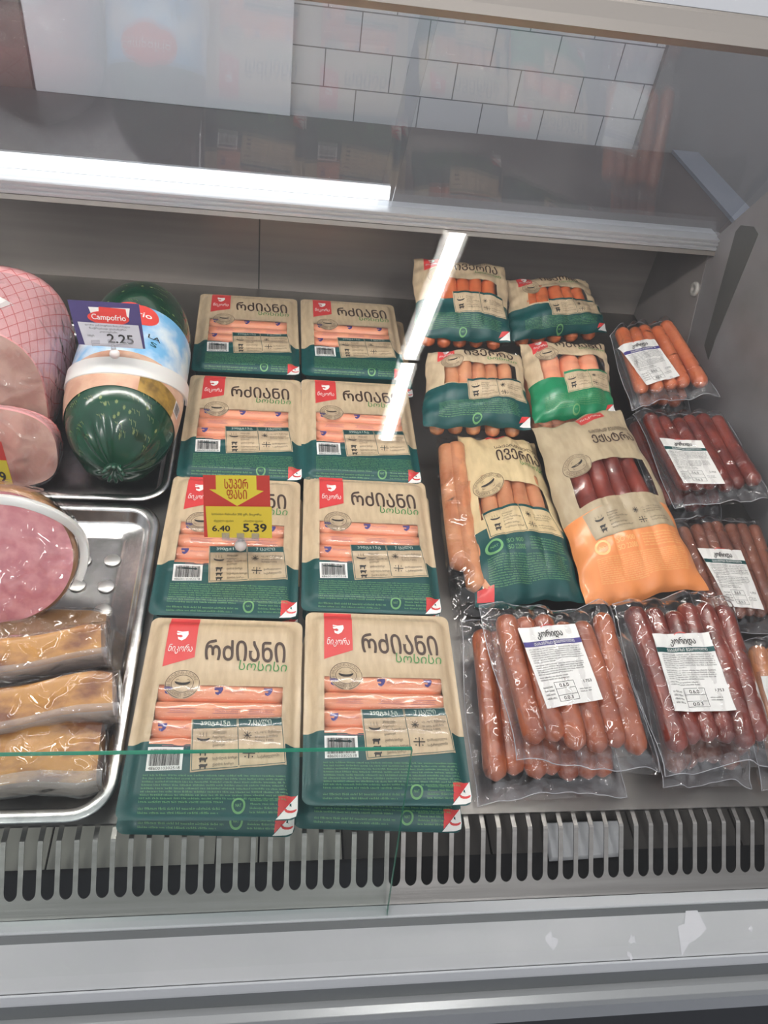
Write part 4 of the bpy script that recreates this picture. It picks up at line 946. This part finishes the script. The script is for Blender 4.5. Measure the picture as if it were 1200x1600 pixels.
t, f = ham_piece('upper back piece of pink netted ham with a milky handle strap', -.350, .400, .640, .222, .180, .08, .0, True)
b = MB(); strap(b, (0, 0, .090), .106, .102, .15, 2.2, .100, .075, .018, .0028, M_milk); b.build('handle_strap', t, bevel=.0006)['label'] = 'milky plastic handle strap'
ham_piece('lower front piece of pink netted ham, cut face towards the glass', -.328, .349, .398, .212, .098, .0, .30, False)

# ------------------------------------------------------------------ round bologna end on the front tray
ctr = at(-6, 872, .145, 1)
nrm = Vector((.10, -.84, .54)).normalized(); ex = Vector((0, 0, 1)).cross(nrm).normalized(); ey = nrm.cross(ex); bM = Matrix((ex, ey, nrm)).transposed()
bt = thing('bologna_piece', 'round cut piece of pink bologna in brown casing, leaning on the front tray', 'sausage', ctr, None, bM)
RB = .0715; b = MB()
b.grid(lambda u, v: (RB * v * math.cos(u) * 1.06, RB * v * math.sin(u), .0015 * (1 - v * v)), [2 * PI * i / 60 for i in range(60)], [.001, .3, .6, .85, .95, 1], M_bologna, closeu=True); b.build('cut_face', bt)['label'] = 'pink cut face'
b = MB(); prf = [(1.0, 0), (1.035, -.002), (1.05, -.008), (1.055, -.02), (1.02, -.034), (.8, -.044), (.01, -.046)]
b.grid(lambda u, v: (RB * prf[int(v)][0] * math.cos(u) * 1.06 * (1 + .006 * math.sin(9 * u + v)), RB * prf[int(v)][0] * math.sin(u) * (1 + .006 * math.sin(7 * u)), prf[int(v)][1]), [2 * PI * i / 60 for i in range(60)], list(range(7)), M_browncase, closeu=True); b.build('casing', bt)['label'] = 'brown smoked casing'
b = MB()
def st(u, v):
    k = int(round(v)); dr, dz = ((0, 0), (0, 1), (1, 1), (1, 0), (0, 0))[k]; s_ = math.sin(u)
    return (RB * 1.085 * math.cos(u) * 1.05 + dr * .0085 * math.cos(u), RB * (1.0 - .12 * max(0, s_)) * s_ + dr * .0085 * s_, -.020 + .034 * sst(.05, .9, s_) + dz * .0125)
b.grid(st, lin(-.45, PI + .45, 44), [0, 1, 2, 3, 4], M_whiteplastic); b.build('handle_strap', bt, bevel=.0006)['label'] = 'white plastic handle strap'
b = MB(); b.grid(lambda u, v: (RB * 1.07 * min(1, v) * math.cos(u) * 1.06, RB * 1.06 * min(1, v) * math.sin(u), .0035 if v <= 1 else .0035 - (v - 1) * .06), [2 * PI * i / 60 for i in range(60)], [.001, .4, .8, .95, 1, 1.2, 1.5, 1.8], M_film, closeu=True); b.build('cling_film', bt)

# ------------------------------------------------------------------ wrapped smoked slabs
def slab(label, right, rot, tilt, ln, dp, ht, bend, mtop, mfront, wrapm, lab=False, seed=1):
    r = random.Random(seed); Mz = Matrix.Rotation(rot, 3, 'Z') @ Matrix.Rotation(tilt, 3, 'X')
    t = thing('smoked_slab', label, 'smoked slab', right, 'wrapped smoked slabs', Mz)
    def f(u, v, lift=0.0):     # u round the section, v along: 0 right end .. 1 left end
        a = u * 2 * PI; ca, sa = math.cos(a), math.sin(a); e_ = 2 / 5.5
        k = 1 - .10 * (1 - sst(0, .05, v)); y = math.copysign(abs(ca) ** e_, ca) * (dp / 2 * k + lift); z = math.copysign(abs(sa) ** e_, sa) * (ht / 2 * k + lift)
        x = -v * ln; s_ = x / ln
        return (x + lift * (3 if v < .01 else 0), y + bend * s_ * s_ + .0022 * math.sin(13 * s_ + 3 * u + seed), z + .0026 * math.sin(9 * s_ + seed) + .0012 * math.sin(21 * s_ + 2 * seed))
    us = [i / 64 for i in range(64)]; vs = [0, .01, .03, .06, .1] + lin(.15, 1, 18)
    b = MB(); b.grid(f, us, vs, lambda u, v: mfront if .40 < u < .92 else mtop, closeu=True)
    for v in (0, 1): b.add([f(u, v) for u in us], [tuple(range(64))], mtop)
    b.build('meat', t)
    b = MB(); b.grid(lambda u, v: f(u, v, .0018 + .0012 * math.sin(40 * v + 17 * u + seed) * math.sin(23 * v)), us, vs, lambda u, v: wrapm if .29 < u < .9 else M_film, closeu=True)
    b.add([f(u, 0, .002) for u in us], [tuple(range(64))], M_wrap); b.build('wrap_film', t)
    if lab:
        b = MB(); b.grid(lambda u, v: (lab[0] - .05 * u, lab[1] + .012 * (v - .5) + bend * (lab[0] / ln) ** 2, ht / 2 + .0052), [0, 1], [0, 1], M_white); b.build('paper_label', t)['label'] = 'plain white sticker'
    return t
slab('shiny brown wrapped slab lying behind the others under the bologna piece', Vector((-.128, .102, .022)), .06, 0, .30, .062, .034, -.01, P('dark_smoked', hx(150, 112, 76), .3, coat=.5), M_smoked, M_wrap, seed=4)
slab('topmost wrapped smoked slab of the three, golden with a rind', Vector((-.118, .058, .066)), .14, .30, .30, .036, .050, -.022, M_smoked, M_smokedcut, M_greywrap, seed=1)
slab('middle wrapped smoked slab with a white sticker', Vector((-.103, .012, .043)), .13, .22, .30, .044, .050, -.012, M_smoked, M_smokedcut, M_greywrap, lab=(-.105, .010), seed=2)
slab('frontmost wrapped smoked slab, behind the guard glass', Vector((-.110, -.040, .0245)), .05, .10, .30, .066, .036, -.004, M_smoked, M_smokedcut, M_greywrap, seed=3)

# ------------------------------------------------------------------ price cards
def card(label, px, yy, draw, ballpx, br, lean=.0):
    c = [at(x, y, yy, 1) for x, y in px]
    for i in (0, 1): c[i] = at(*px[i], yy + lean, 1)
    o, M, q = frame4(c); w = (q[1] - q[0]).length; h = (q[0] - q[3]).length
    t = thing('price_card', label, 'price card', o, 'price cards in clear holders', M)
    fn = lambda u, v, l=0.0: (bil(q, u, v).x, bil(q, u, v).y, bil(q, u, v).z + l)
    draw(t, fn, w, h)
    bl = M.inverted() @ (at(*ballpx, yy - .004, 1) - o)
    b = MB(); b.grid(lambda u, v: (bl.x + br * math.sin(v) * math.cos(u), bl.y + br * math.cos(v), bl.z + br * math.sin(v) * math.sin(u)), [2 * PI * i / 20 for i in range(20)], lin(.01, PI - .01, 12), M_milk, closeu=True)
    b.build('ball_foot', t)['label'] = 'milky plastic ball'
    b = MB(); yb = q[3].y
    b.box((bl.x - w * .30, yb - .002, -.003), (bl.x + w * .30, yb + .0005, .0035), M_clearplastic); b.build('clip_rail', t, smooth=False, bevel=.0004)
    for s_ in (-1, 0, 1): b = MB(); b.box((bl.x + s_ * w * .24 - w * .06, yb, .001), (bl.x + s_ * w * .24 + w * .06, yb + h * .09, .0024), M_clearplastic); b.build('clip_tab', t, smooth=False)
    b = MB(); b.tube([(bl.x, bl.y + br * .8, bl.z), (bl.x, yb - .001, 0)], [br * .5, br * .4], M_clearplastic, 10); b.build('stem', t)
    return t
def draw_super(t, fn, w, h):
    b = MB(); b.grid(lambda u, v: fn(u, v, 0), lin(0, 1, 2), lin(0, 1, 2), M_cardred); p = Print(b, fn, w, h)
    AR = [(.19, .0), (.80, .0), (.80, .215), (.905, .235), (.50, .475), (.09, .215), (.19, .215)]
    cx, cy = .5, .24
    p.mb.add([p.fn(u, v, .0003) for u, v in AR], [tuple(range(7))], M_yellow2)
    p.text('ᲡᲣᲞᲔᲠ', [(.32, .05), (.67, .05), (.67, .20), (.32, .20)], M_orangeink, 2, .014); p.text('ᲤᲐᲡᲘ', [(.35, .215), (.65, .215), (.65, .36), (.35, .36)], M_orangeink, 2, .014)
    b.build('red_card', t, smooth=False, fix=False)
    b = MB(); p = Print(b, fn, w, h)
    p.quad([(.03, .475), (1.02, .475), (1.01, 1.0), (.055, .995)], M_yellow, 3, 1, 1)
    p.text('სოსისი რძიანი 390 გრ. ნიკორა', [(.12, .58), (.86, .58), (.86, .63), (.12, .63)], M_brown, 4); p.text('ძველი ფასი', [(.15, .69), (.44, .69), (.44, .735), (.15, .735)], M_brown, 4); p.text('ახალი ფასი', [(.59, .69), (.88, .69), (.88, .735), (.59, .735)], M_brown, 4)
    p.text('6.40', [(.125, .79), (.385, .79), (.385, .885), (.125, .885)], M_dark, 4, .03); p.text('5.39', [(.585, .755), (.93, .755), (.93, .89), (.585, .89)], M_dark, 4, .035)
    b.build('price_insert', t, smooth=False, fix=False)['label'] = 'yellow price slip with old and new price'
card('yellow and red price card with a downward arrow, standing among the flat packs', [(317, 742), (421, 743), (424, 840), (319, 839)], .212, draw_super, (376, 852), .0072)
def draw_indigo(t, fn, w, h):
    b = MB(); b.grid(lambda u, v: fn(u, v, 0), lin(0, 1, 2), lin(0, 1, 2), M_cardblue); p = Print(b, fn, w, h)
    p.quad([(.27, .13), (.86, .11), (.82, .35), (.30, .35)], M_white, 1, 2, 2); p.quad([(.42, .11), (.80, .13), (.80, .30), (.40, .30)], M_cardred, 2, 2, 2)
    p.mb.add([fn(.53 + .30 * math.cos(a), .35 + .155 * math.sin(a), .0008) for a in [2 * PI * k / 30 for k in range(30)]], [tuple(range(30))], M_cardred)
    p.text('Campofrio', [(.29, .27), (.78, .27), (.78, .43), (.29, .43)], M_white, 4, .012)
    b.build('card', t, smooth=False, fix=False)
    b = MB(); p = Print(b, fn, w, h); p.quad([(.07, .47), (.95, .47), (.97, 1.0), (.10, 1.0)], M_cardgrey, 4, 1, 1)
    for k, (a, c) in enumerate(((.17, .82), (.22, .76), (.36, .62))): p.text(('ლორი კამპოფრიო მოხარშული', 'ნაჭრებად ესპანური', 'კილოგრამი')[k], [(a, .50 + k * .07), (c, .50 + k * .07), (c, .55 + k * .07), (a, .55 + k * .07)], M_dark, 5)
    p.text('2.25', [(.46, .705), (.84, .705), (.84, .90), (.46, .90)], M_dark, 5, .035); p.text('100გრ', [(.17, .74), (.27, .74), (.27, .80), (.17, .80)], M_dark, 5)
    b.build('price_insert', t, smooth=False, fix=False)['label'] = 'grey price slip'
card('indigo price card with a red oval logo, standing on the green ham', [(105, 468), (217, 475), (227, 545), (123, 538)], .418, draw_indigo, (179, 553), .0062, .012)
def draw_part(t, fn, w, h):
    b = MB(); b.grid(lambda u, v: fn(u, v, 0), lin(0, 1, 2), lin(0, 1, 2), M_cardred); b.build('red_card', t, smooth=False, fix=False)
    b = MB(); p = Print(b, fn, w, h); p.quad([(.03, .36), (1.0, .36), (1.0, .99), (.05, .99)], M_yellow, 3, 1, 1); p.text('99', [(.66, .60), (.90, .60), (.90, .80), (.66, .80)], M_dark, 4, .035); b.build('price_insert', t, smooth=False, fix=False)
card('yellow and red price card cut off by the left picture edge', [(-78, 684), (2, 690), (24, 767), (-62, 762)], .335, draw_part, (-22, 778), .0062)
